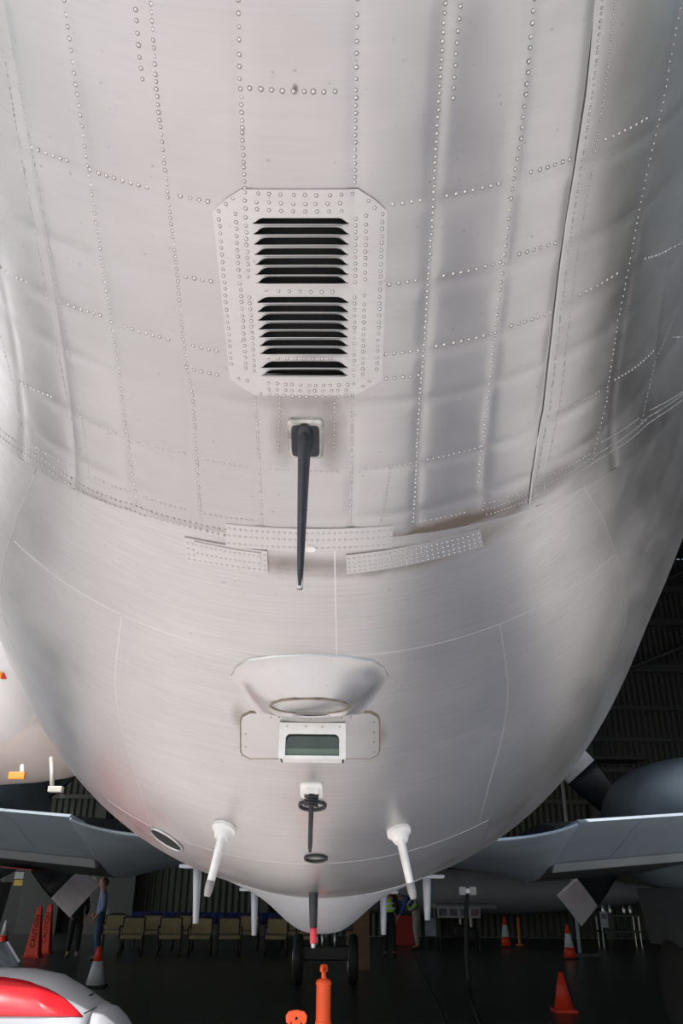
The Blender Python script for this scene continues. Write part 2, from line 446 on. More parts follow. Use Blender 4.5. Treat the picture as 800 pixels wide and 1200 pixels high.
CIRC = [
 [(293, 103), (395, 107)], [(38, 172), (86, 190)], [(105, 199), (180, 221)], [(212, 229), (247, 236)], [(460, 239), (494, 234)], [(523, 229), (587, 214)],
 [(621, 201), (670, 184)], [(709, 163), (762, 136)], [(218, 324), (252, 330)], [(456, 333), (492, 327)], [(519, 322), (590, 305)], [(607, 297), (652, 283)], [(680, 345), (724, 320)],
 [(0, 313), (36, 333)], [(80, 357), (118, 370)], [(145, 383), (200, 398)], [(226, 405), (262, 412)], [(452, 415), (490, 410)], [(511, 405), (581, 388)], [(598, 381), (646, 365)],
 [(218, 431), (256, 439)], [(452, 443), (495, 438)], [(22, 447), (62, 466)], [(95, 489), (137, 507)], [(162, 517), (216, 531)], [(230, 536), (288, 547)], [(316, 549), (402, 551)],
 [(428, 549), (482, 543)], [(501, 538), (562, 524)], [(654, 483), (702, 458)], [(721, 445), (766, 410)], [(782, 395), (800, 385)], [(644, 556), (690, 532)], [(706, 518), (748, 490)], [(756, 303), (800, 270)],
 [(112, 560), (152, 576)], [(172, 583), (222, 597)], [(240, 601), (300, 609)], [(492, 610), (545, 600)], [(568, 590), (610, 577)], [(35, 520), (88, 548)], [(762, 480), (800, 448)],
]
for pth in CIRC: rivets(pth, .019 if pth[0][1] < 460 else .0145, .0044 if pth[0][1] < 460 else .0032)
rivets([(0, 503), (50, 537), (105, 573), (160, 593), (222, 611), (265, 620)], .017, .0032, lift=.001)
rivets([(0, 511), (50, 545), (105, 580), (160, 600), (222, 618), (265, 628)], .017, .0032, lift=.001)
rivets([(566, 598), (615, 580), (650, 562), (700, 532), (760, 488), (800, 450)], .0115, .0028)
rivets([(570, 603), (615, 587), (650, 568), (702, 538), (760, 495), (800, 457)], .0115, .0028)

# ------------------------------------------------------------------ plates on the skin
def lerp(a, b_, t): return a+(b_-a)*t
def plate(name, left, right, off, thick, m, parent, nu=24, rows_v=None, skip=None):
    """left/right: pixel polylines (u,v) of the plate's two side edges, top to bottom"""
    vs = rows_v or list(np.linspace(left[0][1], left[-1][1], 12))
    rows = []
    for v in vs:
        ul = float(np.interp(v, [p[1] for p in left], [p[0] for p in left])); ur = float(np.interp(v, [p[1] for p in right], [p[0] for p in right]))
        row = []
        for j in range(nu+1):
            y, ph = cast(lerp(ul, ur, j/nu), v); row.append(S(y, ph, off+up_disp(y, ph)))
        rows.append(row)
    return sheet(name, rows, m, parent, thick)
# vented plate with its opening
vL = [(283, 220), (266, 231), (250, 246), (262, 360), (270, 443), (299, 462)]
vR = [(418, 219.5), (437, 231), (453, 246), (450, 360), (447, 444), (414, 463)]
ZY, OX, OY = 3.478, 240, 200
sb = [210, 253, 295, 337, 378, 418, 453, 533, 571, 606, 642, 674, 709, 742, 798, 830]
stp = [186, 228, 270, 314, 354, 392, 430, 512, 548, 583, 620, 654, 688, 722, 776, 810]
sl_ = [200, 203, 205, 208, 211, 214, 217, 215, 218, 221, 223, 226, 228, 230, 233, 236]
sr_ = [583, 582, 581, 580, 579, 579, 578, 583, 582, 581, 581, 580, 579, 579, 578, 577]
slots = [(OX+a/ZY, OX+b_/ZY, OY+t/ZY, OY+q/ZY) for a, b_, t, q in zip(sl_, sr_, stp, sb)]   # left,right,top,bottom px
def xl_of(v, tab): return float(np.interp(v, [p[1] for p in sorted(tab, key=lambda q: q[1])], [p[0] for p in sorted(tab, key=lambda q: q[1])]))
il = lambda v: float(np.interp(v, [250, 440], [296.5, 306.5])); ir = lambda v: float(np.interp(v, [250, 440], [408.5, 407]))
vrows = list(np.linspace(220, slots[0][2], 9))+list(np.linspace(slots[0][2]+5, slots[-1][3]-5, 36))+list(np.linspace(slots[-1][3], 462, 8))
NL, NM, NR = 10, 26, 10
rows = []
OFFP = .0055
for v in vrows:
    a, d = xl_of(v, vL), xl_of(v, vR); b_, c = max(a+.5, il(v)), min(d-.5, ir(v))
    us = [lerp(a, b_, i/NL) for i in range(NL)]+[lerp(b_, c, i/NM) for i in range(NM)]+[lerp(c, d, i/NR) for i in range(NR+1)]
    rows.append([(lambda yp: S(yp[0], yp[1], OFFP+up_disp(*yp)*.6))(cast(u, v)) for u in us])
def vskip(i, j): return NL <= j < NL+NM and 8 <= i < 9+36
VENT = sheet('vent_plate', rows, M_PLATE, ORION, .003, vskip)
tag(VENT, 'octagonal louvred vent plate edged with rivets')
def arch(s):   # 0 at the slot ends, 1 over the flat middle
    e = min(s, 1-s)/.13
    return 1-(1-min(e, 1))**2.2
def vp(u, v, off): y, ph = cast(u, v); return S(y, ph, OFFP+off+up_disp(y, ph)*.6)
for i in range(len(slots)+1):
    # strip of metal between slot i-1 (its straight lower edge) and slot i (its arched upper edge)
    rws = []
    if i == 0: continue
    L0, R0, T0, B0 = slots[i-1]
    nx = 28
    if i < len(slots): L1, R1, T1, B1 = slots[i]
    else: L1, R1, T1, B1 = 306, 407.5, B0+3.5, B0+3.5
    big = (T1-B0) > 10
    top_, bot_ = [], []
    nrow = 6
    for k in range(nrow+1):
        t = k/nrow; row = []
        for j in range(nx+1):
            s = j/nx
            ub = lerp(il(B0)-1, ir(B0)+1, s); ut = ub
            vb = B0
            sm = (lerp(il(B0)-1, ir(B0)+1, s)-L1)/(R1-L1); sm = min(max(sm, 0), 1)
            vt = B1-(B1-T1)*arch(sm) if i < len(slots) else B1
            vv = lerp(vb, vt, t)
            z = (.0035*(1-t)**2 if t < .5 and 0.02 < s < .98 else 0)*arch(min(max((ub-L0)/(R0-L0), 0), 1)) - (.003*max(0, (t-.6)/.4)**1.5*arch(sm) if i < len(slots) else 0)
            row.append(vp(ub, vv, z-.0003))
        rws.append(row)
    sheet('louvre', rws, M_PLATE, VENT, .0015)
# strip above the first slot
rws = []
L1, R1, T1, B1 = slots[0]
for k in range(5):
    row = []
    for j in range(29):
        s = j/28; ub = lerp(il(250)-1, ir(250)+1, s); sm = min(max((ub-L1)/(R1-L1), 0), 1)
        vt = B1-(B1-T1)*arch(sm); row.append(vp(ub, lerp(slots[0][2]-1.5, vt, k/4), -.0003-.003*max(0, k/4-.5)*arch(sm)))
    rws.append(row)
sheet('louvre', rws, M_PLATE, VENT, .0015)
def vriv(pts, step, r=.0036): return rivets(pts, step, r, lift=OFFP, ds=.6, parent=VENT)
c_ = lambda x, y: (OX+x/ZY, OY+y/ZY)
for pts, st in [
 ([c_(165, 80), c_(610, 88)], .0235), ([c_(165, 116), c_(560, 125)], .0235), ([c_(168, 148), c_(555, 158)], .0235),
 ([c_(60, 158), c_(75, 345), c_(92, 560), c_(112, 805)], .0155), ([c_(128, 170), c_(140, 380), c_(155, 560), c_(170, 810)], .0150), ([c_(168, 185), c_(180, 445)], .014), ([c_(184, 512), c_(204, 820)], .014),
 ([c_(722, 172), c_(715, 380), c_(708, 600), c_(697, 820)], .0150), ([c_(656, 178), c_(650, 450)], .0150), ([c_(648, 505), c_(642, 825)], .0150), ([c_(613, 190), c_(612, 450)], .0138), ([c_(610, 512), c_(606, 830)], .0138),
 ([c_(250, 482), c_(540, 488)], .0235), ([c_(258, 757), c_(540, 761)], .0205), ([c_(262, 860), c_(605, 866)], .0180), ([c_(262, 885), c_(600, 888)], .0180), ([c_(230, 906), c_(600, 910)], .0180), ([c_(90, 130), c_(118, 104)], .02), ([c_(665, 116), c_(692, 148)], .02), ([c_(140, 842), c_(204, 856)], .02), ([c_(668, 852), c_(640, 874)], .02)]:
    vriv(pts, st)
# reinforcing doublers along the ring seam
def doubler(label, L, Rr, off, rows_r, step, n=10):
    o = plate('doubler_plate', L, Rr, off, .003, M_PLATE, ORION, 30, list(np.linspace(0, 1, n)))
    return o
def quad_plate(name, tl, tr, bl, br, off, thick, bow=0.0, n=24, k=8, parent=None, m=None):
    rws = []
    for i in range(k+1):
        t = i/k; row = []
        for j in range(n+1):
            s = j/n; a = (lerp(tl[0], bl[0], t), lerp(tl[1], bl[1], t)); b_ = (lerp(tr[0], br[0], t), lerp(tr[1], br[1], t))
            u, v = lerp(a[0], b_[0], s), lerp(a[1], b_[1], s)+bow*4*s*(1-s)
            y, ph = cast(u, v); row.append(S(y, ph, off))
        rws.append(row)
    return sheet(name, rws, m or M_PLATE, parent or ORION, thick)
def plate_rivets(tl, tr, bl, br, ts, nn, r, lift, bow=0.0, parent=None):
    mb = MB()
    for t in ts:
        for j in range(nn):
            s = (j+.5)/nn; a = (lerp(tl[0], bl[0], t), lerp(tl[1], bl[1], t)); b_ = (lerp(tr[0], br[0], t), lerp(tr[1], br[1], t))
            y, ph = cast(lerp(a[0], b_[0], s), lerp(a[1], b_[1], s)+bow*4*s*(1-s)); n = nrm(y, ph)
            rivet_geo(mb, S(y, ph, lift), n, r, r*.8)
    rivet_obj('rivet_row', mb, parent or ORION)
for (tl, tr, bl, br, ts, nn, bow) in [
    ((266, 612), (460, 614), (265, 638), (458, 640), (.2, .5, .85), 30, 5),
    ((216, 629), (313, 645), (219, 657), (314, 671), (.2, .45, .68, .88), 15, 1),
    ((405, 650), (562, 619), (406, 672), (566, 640), (.2, .45, .68, .88), 26, 4)]:
    up = tl[1] < 620
    q = quad_plate('doubler_plate', tl, tr, bl, br, .007 if up else .003, .004, bow)
    plate_rivets(tl, tr, bl, br, ts, nn, .0032, .007 if up else .003, bow, q)
q = quad_plate('doubler_plate', (228, 633), (306, 647), (230, 652), (306, 664), .006, .003, 1)
plate_rivets((228, 633), (306, 647), (230, 652), (306, 664), (.2, .7), 14, .003, .006, 1, q)
# lifted lip of the lap joints
def strip(path, wd, off, m=M_PLATE, name='lap_strip', given=None):
    rws = []; yp = [] if given else [cast(u, v) for u, v in path]; pts = list(given[:-1]) if given else []
    for a, b_ in zip(yp[:-1], yp[1:]):
        for k in range(10): pts.append((lerp(a[0], b_[0], k/10), lerp(a[1], b_[1], k/10)))
    pts.append(given[-1] if given else yp[-1])
    for i, (y, ph) in enumerate(pts):
        y2, p2 = pts[min(i+1, len(pts)-1)]; y1, p1 = pts[max(i-1, 0)]
        d = (S(y2, p2)-S(y1, p1)).normalized(); n = nrm(y, ph); sd_ = d.cross(n)
        rws.append([S(y, ph, off+up_disp(y, ph))+sd_*q*wd for q in (-.5, -.2, .2, .5)])
    for rr in rws:
        pass
    return sheet(name, rws, m, ORION, .002)
L_ = lambda a, b_, n=24: [lerp(a, b_, k/n) for k in range(n+1)]
for pts in ([(ring2(p), p) for p in L_(-.79, .78, 60)], [(y, -.45) for y in L_(2.5, 3.86)], [(y, .432) for y in L_(2.5, 3.76)], [(y, CS) for y in L_(2.03, 2.47)],
            [(y, FL[0](y)) for y in L_(2.17, 3.0)], [(y, FR[0](y)) for y in L_(2.15, 3.0)], [(ring3(p), p) for p in L_(-.6, .46, 40)]):
    strip(None, .0034, .0008, M_RIVET, 'seam_edge', pts)
strip([(700, -20), (686, 110), (663, 260), (652, 350), (637, 480), (619, 590)], .005, .004)

# ------------------------------------------------------------------ things mounted on the belly (all parts of the aircraft)
def down_blade(name, base_uv, tip_uv, chord0, chord1, th0, th1, m, y_tip=None, embed=.02, parent=None, seg=10, rake=0.0):
    b0 = skin_at(*base_uv); t0 = at(tip_uv[0], tip_uv[1], y_tip or b0.y+rake); d = (t0-b0)
    b0 = b0-d.normalized()*embed; d = t0-b0
    side = Vector((1, 0, 0)); side = (side-d.normalized()*side.dot(d.normalized())).normalized(); fw = d.normalized().cross(side)
    rings = []
    for k in range(seg+1):
        t = k/seg; c = lerp(chord0, chord1, t); h = lerp(th0, th1, t)
        if k == seg: c *= .55; h *= .6
        rings.append([b0+d*t+side*math.cos(a)*h/2+fw*math.sin(a)*c/2 for a in [i*math.tau/14 for i in range(14)]])
    return MB().loft(rings).build(name, m, parent or ORION, True), b0, t0
def surf_frame(u, v):
    y, ph = cast(u, v); n = nrm(y, ph); p = S(y, ph)
    fx = Vector((1, 0, 0)); fx = (fx-n*fx.dot(n)).normalized(); fy = n.cross(fx)
    if fy.y < 0: fy = -fy
    return p, n, fx, fy
def base_box(name, u, v, wx, wy, h, m, parent, off=0.0, n_=16, pw=4.0, taper=.9):
    """rounded-rectangular mount standing on the skin"""
    p, n, fx, fy = surf_frame(u, v); rings = []
    for (hh, sc) in ((-.012, 1.04), (h*.6, 1.0), (h, taper)):
        r = []
        for i in range(4*n_):
            a = math.tau*i/(4*n_); c, s = math.cos(a), math.sin(a)
            x = abs(c)**(2/pw)*(1 if c >= 0 else -1)*wx/2*sc; y = abs(s)**(2/pw)*(1 if s >= 0 else -1)*wy/2*sc
            r.append(p+fx*x+fy*y+n*(hh+off))
        rings.append(r)
    return smooth_angle(MB().loft(rings).build(name, m, parent))
# large drooping mast
M_PROBE0 = mat('worn_mount_metal', (.46, .44, .40), .42, .6, .35, 40)
MAST, b0, t0 = down_blade('antenna_mast', (357, 508), (351, 688), .075, .035, .034, .013, M_MAST, rake=-.05, embed=.0)
tag(MAST, 'long black blade antenna, the largest under the belly')
base_box('mast_mount', 358, 513, .088, .115, .012, M_PROBE0, MAST, pw=9)
base_box('mast_seal', 358, 514, .072, .098, .016, M_MAST, MAST, pw=8)
rg = []
base_box('mast_socket', 357, 510, .042, .085, .040, M_MAST, MAST, pw=2.2, taper=.55)
f0 = b0+(t0-b0)*.80
MB().tube([f0+Vector((0, -.001, 0)), t0+(t0-b0).normalized()*.004], [.0085, .0072], 10).build('mast_tip', M_STEEL, MAST, True)
# little cleat right of the mast
base_box('cleat', 364, 641, .03, .02, .012, M_OFFWHITE, ORION, pw=3)

# flared conical fairing with a flat end
px = [(271, 792), (277, 781), (292, 773), (322, 769), (363, 767), (405, 769), (436, 774), (449, 782), (455, 793), (447, 806), (436, 821), (424, 836), (395, 839), (363, 840), (330, 839), (302, 836), (290, 822), (280, 806)]
base = [skin_at(u, v, .003) for u, v in px]; cen = sum(base, Vector())/len(base)
dc = at(363, 827.5, 2.645); rad = .130
ringsF = []
for t, o_ in ((0, -.006), (.0001, .001), (.08, .004)):
    ringsF.append([(b_+(cen-b_)*t)+Vector((0, 0, -o_)) for b_ in base])
inner = [b_+(cen-b_)*.12+Vector((0, 0, -.004)) for b_ in base]
disc = []
for k, b_ in enumerate(base):
    a = R(float(np.interp(k, [0, 4, 8, 13, 18], [180, 270, 360, 450, 540]))); disc.append(dc+Vector((math.cos(a)*rad, math.sin(a)*rad*.9, -.0)) )
for k in range(1, 9):
    t = k/8; q = t; z = 0
    ringsF.append([lerp(i_, d_, t)+Vector((0, 0, -.012*math.sin(t*math.pi))) for i_, d_ in zip(inner, disc)])
FAIR = smooth_angle(MB().loft(ringsF).build('flared_fairing', M_PLATE, ORION), 50)
tag(FAIR, 'flared cone fairing with a rust-edged flat end')
MB().tube([d_+Vector((0, 0, -.001)) for d_ in disc]+[disc[0]], .0035, 6, False).build('sealant_bead', M_SEAL, FAIR, True)
# access plate and window box
def rr_plate(name, u0, v0, u1, v1, rad_, off, thick, m, parent):
    rws = []
    for i in range(13):
        v = lerp(v0, v1, i/12); e = 0
        dv = min(v-v0, v1-v)
        if dv < rad_: e = rad_-math.sqrt(max(0, rad_**2-(rad_-dv)**2))
        rws.append([S(*cast(lerp(u0+e, u1-e, j/20), v), off) for j in range(21)])
    return sheet(name, rws, m, parent, thick)
rr_plate('sealant_bead', 281, 834, 445.5, 889.5, 11, .0005, .004, M_SEAL, ORION)
AP = rr_plate('access_plate', 283, 835, 443.5, 887.5, 10, .004, .006, M_PLATE, ORION)
mb = MB()
for (u, v) in [(288, 859), (288, 874), (318, 839), (327, 839), (364, 841), (400, 840), (411, 839), (438, 845), (438, 857), (438, 868), (438, 880)]:
    y, ph = cast(u, v); rivet_geo(mb, S(y, ph, .004), nrm(y, ph), .003, .002)
o = mesh_obj('screw_row', mb.v, mb.f, M_MAST, AP); o['kind'] = 'stuff'
yb = cast(366, 846)[0]-.005
P = lambda u, v, y=yb: at(u, v, y)
x0, x1 = P(328, 872).x, P(403.5, 872).x; zt, zb = P(366, 848).z, P(366, 889).z
WB = empty('window_box', ((x0+x1)/2, yb, zt), 0, ORION)
tag(WB, 'boxed viewing window with dark green glass')
wc = (x1-x0)/2; H_ = zt-zb; tk = .009; D = .09
def wbx(name, m, *boxes):
    mb = MB()
    for c, d in boxes: mb.box(c, d)
    return mb.build(name, m, WB, False, .002)
wbx('hood', M_OFFWHITE, ((0, D/2+.012, -.004), (2*wc, D, .012)), ((-wc+tk/2, D/2+.012, -H_/2), (tk, D, H_)), ((wc-tk/2, D/2+.012, -H_/2), (tk, D, H_)), ((0, D/2+.012, -H_+.004), (2*wc, D, .008)))
# front frame ring: rounded-rect opening
out = [(-wc-.004, .003), (wc+.004, .003), (wc+.004, -H_), (-wc-.004, -H_)]
def rrpts(x0, z0, x1, z1, r, n=5):
    pts = []
    for cx, cz, a0 in ((x1-r, z0-r, 90), (x1-r, z1+.2*r, 0), (x0+r, z1+.2*r, 0), (x0+r, z0-r, 180)):
        pass
    for k in range(n+1): a = R(90-90*k/n); pts.append((x1-r+r*math.cos(a), z0-r+r*math.sin(a)))
    pts += [(x1, z1), (x0, z1)]
    for k in range(n+1): a = R(180-90*k/n); pts.append((x0+r+r*math.cos(a), z0-r+r*math.sin(a)))
    return pts
o_ = rrpts(-wc-.004, .003, wc+.004, -H_, .003); i_ = rrpts(-wc+.018, -.034, wc-.018, -H_+.010, .018)
n_ = len(o_); vs = []
for yy_ in (0, .012):
    vs += [(x, yy_, z) for x, z in o_]+[(x, yy_, z) for x, z in i_]
fs = []
for j in range(n_):
    k = (j+1) % n_
    fs += [(j, k, n_+k, n_+j), (2*n_+j, 3*n_+j, 3*n_+k, 2*n_+k), (n_+j, n_+k, 3*n_+k, 3*n_+j), (j, 2*n_+j, 2*n_+k, k)]
MB().add(vs, fs).build('window_frame', M_OFFWHITE, WB)
M_GL = mat('green_glass', (.02, .035, .018), .12, 0, .2, 20, spec=.8)
M_GL2 = mat('green_tray', (.12, .17, .13), .5, 0, .1, 10)
MB().box((0, .030, -H_/2-.01), (2*wc-.02, .006, H_-.03)).build('glass', M_GL, WB)
MB().box((0, .018, -H_+.024), (2*wc-.034, .016, .024)).build('inner_sill', M_GL2, WB, bevel=.004)
for x in (-.8, -.2, .3, .85): MB().tube([(x*wc, -.002, -.010), (x*wc, .004, -.010)], .004, 8).build('screw', M_STEEL, WB)
for z in (-.35, -.55):
    MB().tube([(wc+.001, .03, z*H_), (wc+.006, .03, z*H_)], .003, 8).build('screw', M_STEEL, WB)

# small sprung antenna
SA, b0, t0 = down_blade('whip_antenna', (365, 928), (363, 999), .012, .006, .020, .016, M_MAST, embed=0, rake=0)
tag(SA, 'short dark whip antenna on a coil spring')
base_box('mount', 365, 926, .085, .10, .010, M_OFFWHITE, SA, pw=5)
hel = [b0+Vector((math.cos(a)*.024, math.sin(a)*.024, -.002-.05*a/(5*math.tau))) for a in np.linspace(0, 5*math.tau, 70)]
MB().tube(hel, .0042, 6).build('spring', M_MAST, SA, True)
base_box('flange', 365, 923, .06, .03, .02, M_OFFWHITE, SA, pw=4)
# drain rings
def oval(name, u, v, a, b_, m_r, ang=0.0, dark=True, tr=.004, label=None):
    p, n, fx, fy = surf_frame(u, v); ca, sa = math.cos(ang), math.sin(ang)
    loop = []
    for k in range(28):
        t = math.tau*k/28; x, y = a*math.cos(t), b_*math.sin(t); q = p+fx*(x*ca-y*sa)+fy*(x*sa+y*ca)
        loop.append(q)
    # press the loop onto the skin
    L = []
    for q in loop:
        bb, rr = prof(q.y); c = Vector((XA, q.y, EYE+bb+rr)); d = (q-c).normalized(); L.append(c+d*(rr+.002))
    cc = sum(L, Vector())/len(L)
    o = MB().tube(L+[L[0], L[1]], tr, 8, False).build(name, m_r, ORION, True)
    if dark:
        vs = L+[lerp(q, cc, .5)+n*.001 for q in L]+[cc+n*.001]; m_ = len(L)
        fs = [(k, (k+1) % m_, m_+(k+1) % m_, m_+k) for k in range(m_)]+[(m_+k, m_+(k+1) % m_, 2*m_) for k in range(m_)]
        mesh_obj('opening', vs, fs, M_BLACK, o)
    if label: o['label'] = label
    return o
oval('drain_ring', 366, 944, .050, .032, M_MAST, 0, False, .006)
oval('drain_ring', 370, 1006, .046, .035, M_MAST, 0, False, .006)
oval('drain_opening', 195, 984, .075, .10, M_STEEL, R(-20), True, .006, 'dark oval opening low on the left side of the belly')
# two white slanted blades
def white_blade(base_uv, tip_uv):
    o, b0, t0 = down_blade('blade_antenna', base_uv, tip_uv, .085, .07, .036, .030, M_OFFWHITE, embed=.0, rake=.0)
    d = (t0-b0).normalized()
    p, n, fx, fy = surf_frame(*base_uv)
    rings = []
    for (h, rr) in ((-.01, .050), (.012, .050), (.018, .040), (.045, .028)):
        rings.append([p+(fx*math.cos(a)*rr+fy*math.sin(a)*rr*1.25)+n*h for a in [i*math.tau/20 for i in range(20)]])
    smooth_angle(MB().loft(rings).build('mount', M_OFFWHITE, o))
    s = Vector((1, 0, 0)); s = (s-d*s.dot(d)).normalized(); fw = d.cross(s)
    q0 = t0-d*.052; rg = []
    for t, k in ((0, 1.06), (.6, 1.0), (1.0, .7)):
        rg.append([q0+d*(.060*t)+s*math.cos(a)*.0165*k+fw*math.sin(a)*.038*k for a in [i*math.tau/14 for i in range(14)]])
    MB().loft(rg).build('grey_tip', mat('blade_tip_grey', (.30, .29, .28), .5), o, True)
    mb = MB()
    for i in range(6): a = math.tau*i/6; q = p+(fx*math.cos(a)*.040+fy*math.sin(a)*.05)+n*.013; rivet_geo(mb, q, n, .005, .004)
    k_ = mesh_obj('bolt_ring', mb.v, mb.f, M_MAST, o); k_['kind'] = 'stuff'
    return o
tag(white_blade((263, 970), (243, 1048)), 'white slanted blade antenna on the left of the belly')
tag(white_blade((467, 974), (484, 1051)), 'white slanted blade antenna on the right of the belly')
# belly radome
def bellz(x, y):
    bb, rr = prof(y); dx = x-XA; return EYE+bb+rr-math.sqrt(max(0, rr*rr-dx*dx))
rws = []
for i in range(45):
    y = lerp(5.5, 7.7, i/44); ey = max(0, 1-((y-6.6)/1.1)**2)**.9; row = []
    for j in range(61):
        x = XA+lerp(-1.0, 1.0, j/60); e = abs(x-XA)/.34
        h = math.exp(-(e**3.0))*.19*ey+.03*math.exp(-(e/1.7)**2)*ey
        row.append(Vector((x, y, bellz(x, y)-h-.004+.03*(1-ey)*0)))
    rws.append(row)
RAD = sheet('belly_radome', rws, M_RADOME, ORION, .01)
tag(RAD, 'smooth grey bell-shaped radome bulging under the belly')
# black blade with red tip
BB, b0, t0 = down_blade('blade_antenna', (367, 1029), (367, 1111), .05, .022, .048, .028, M_MAST, y_tip=4.3, embed=0)
bt = at(367, 1029, 4.35); t0 = at(367, 1111, 4.3)
bpy.data.objects.remove(BB)
rg = []; d = t0-bt
def seg_blade(name, p, q, w0, w1, c0, c1, m, parent):
    rings = [[lerp(p, q, t)+Vector((math.cos(a)*lerp(w0, w1, t)/2, math.sin(a)*lerp(c0, c1, t)/2, 0)) for a in [i*math.tau/12 for i in range(12)]] for t in (0, .33, .66, 1)]
    return MB().loft(rings).build(name, m, parent, True)
M_REDTIP = mat('red_tip', (.75, .05, .07), .4)
BB = seg_blade('blade_antenna', bt+Vector((0, 0, .03)), bt+d*.72, .052, .036, .10, .06, M_MAST, ORION)
tag(BB, 'black blade antenna with a red tip in front of the radome')
seg_blade('red_band', bt+d*.72, bt+d*.93, .034, .032, .058, .05, M_REDTIP, BB)
seg_blade('tip', bt+d*.93, t0, .030, .018, .045, .03, M_STEEL, BB)
MB().box(bt+Vector((0, 0.02, .012)), (.15, .20, .028)).build('mount', M_STEEL, BB, bevel=.004)
# four grey blades farther along the belly
M_GBL = mat('grey_blade', (.36, .38, .42), .45, .2)
for (u, vt_, vb_, y) in ((230, 1034, 1082, 5.4), (298, 1046, 1096, 6.2), (449, 1044, 1095, 6.2), (500, 1033, 1078, 5.4)):
    q = at(u, vt_, y); zt_ = bellz(q.x, y); top = Vector((q.x, y, zt_+.01)); t_ = at(u, vb_, y); t_.y = y-.03
    g = seg_blade('blade_antenna', top, t_, .055, .034, .12, .06, M_GBL, ORION)
    MB().box(top+Vector((0, 0, -.015)), (.19, .22, .02)).build('mount', M_GBL, g, bevel=.004)

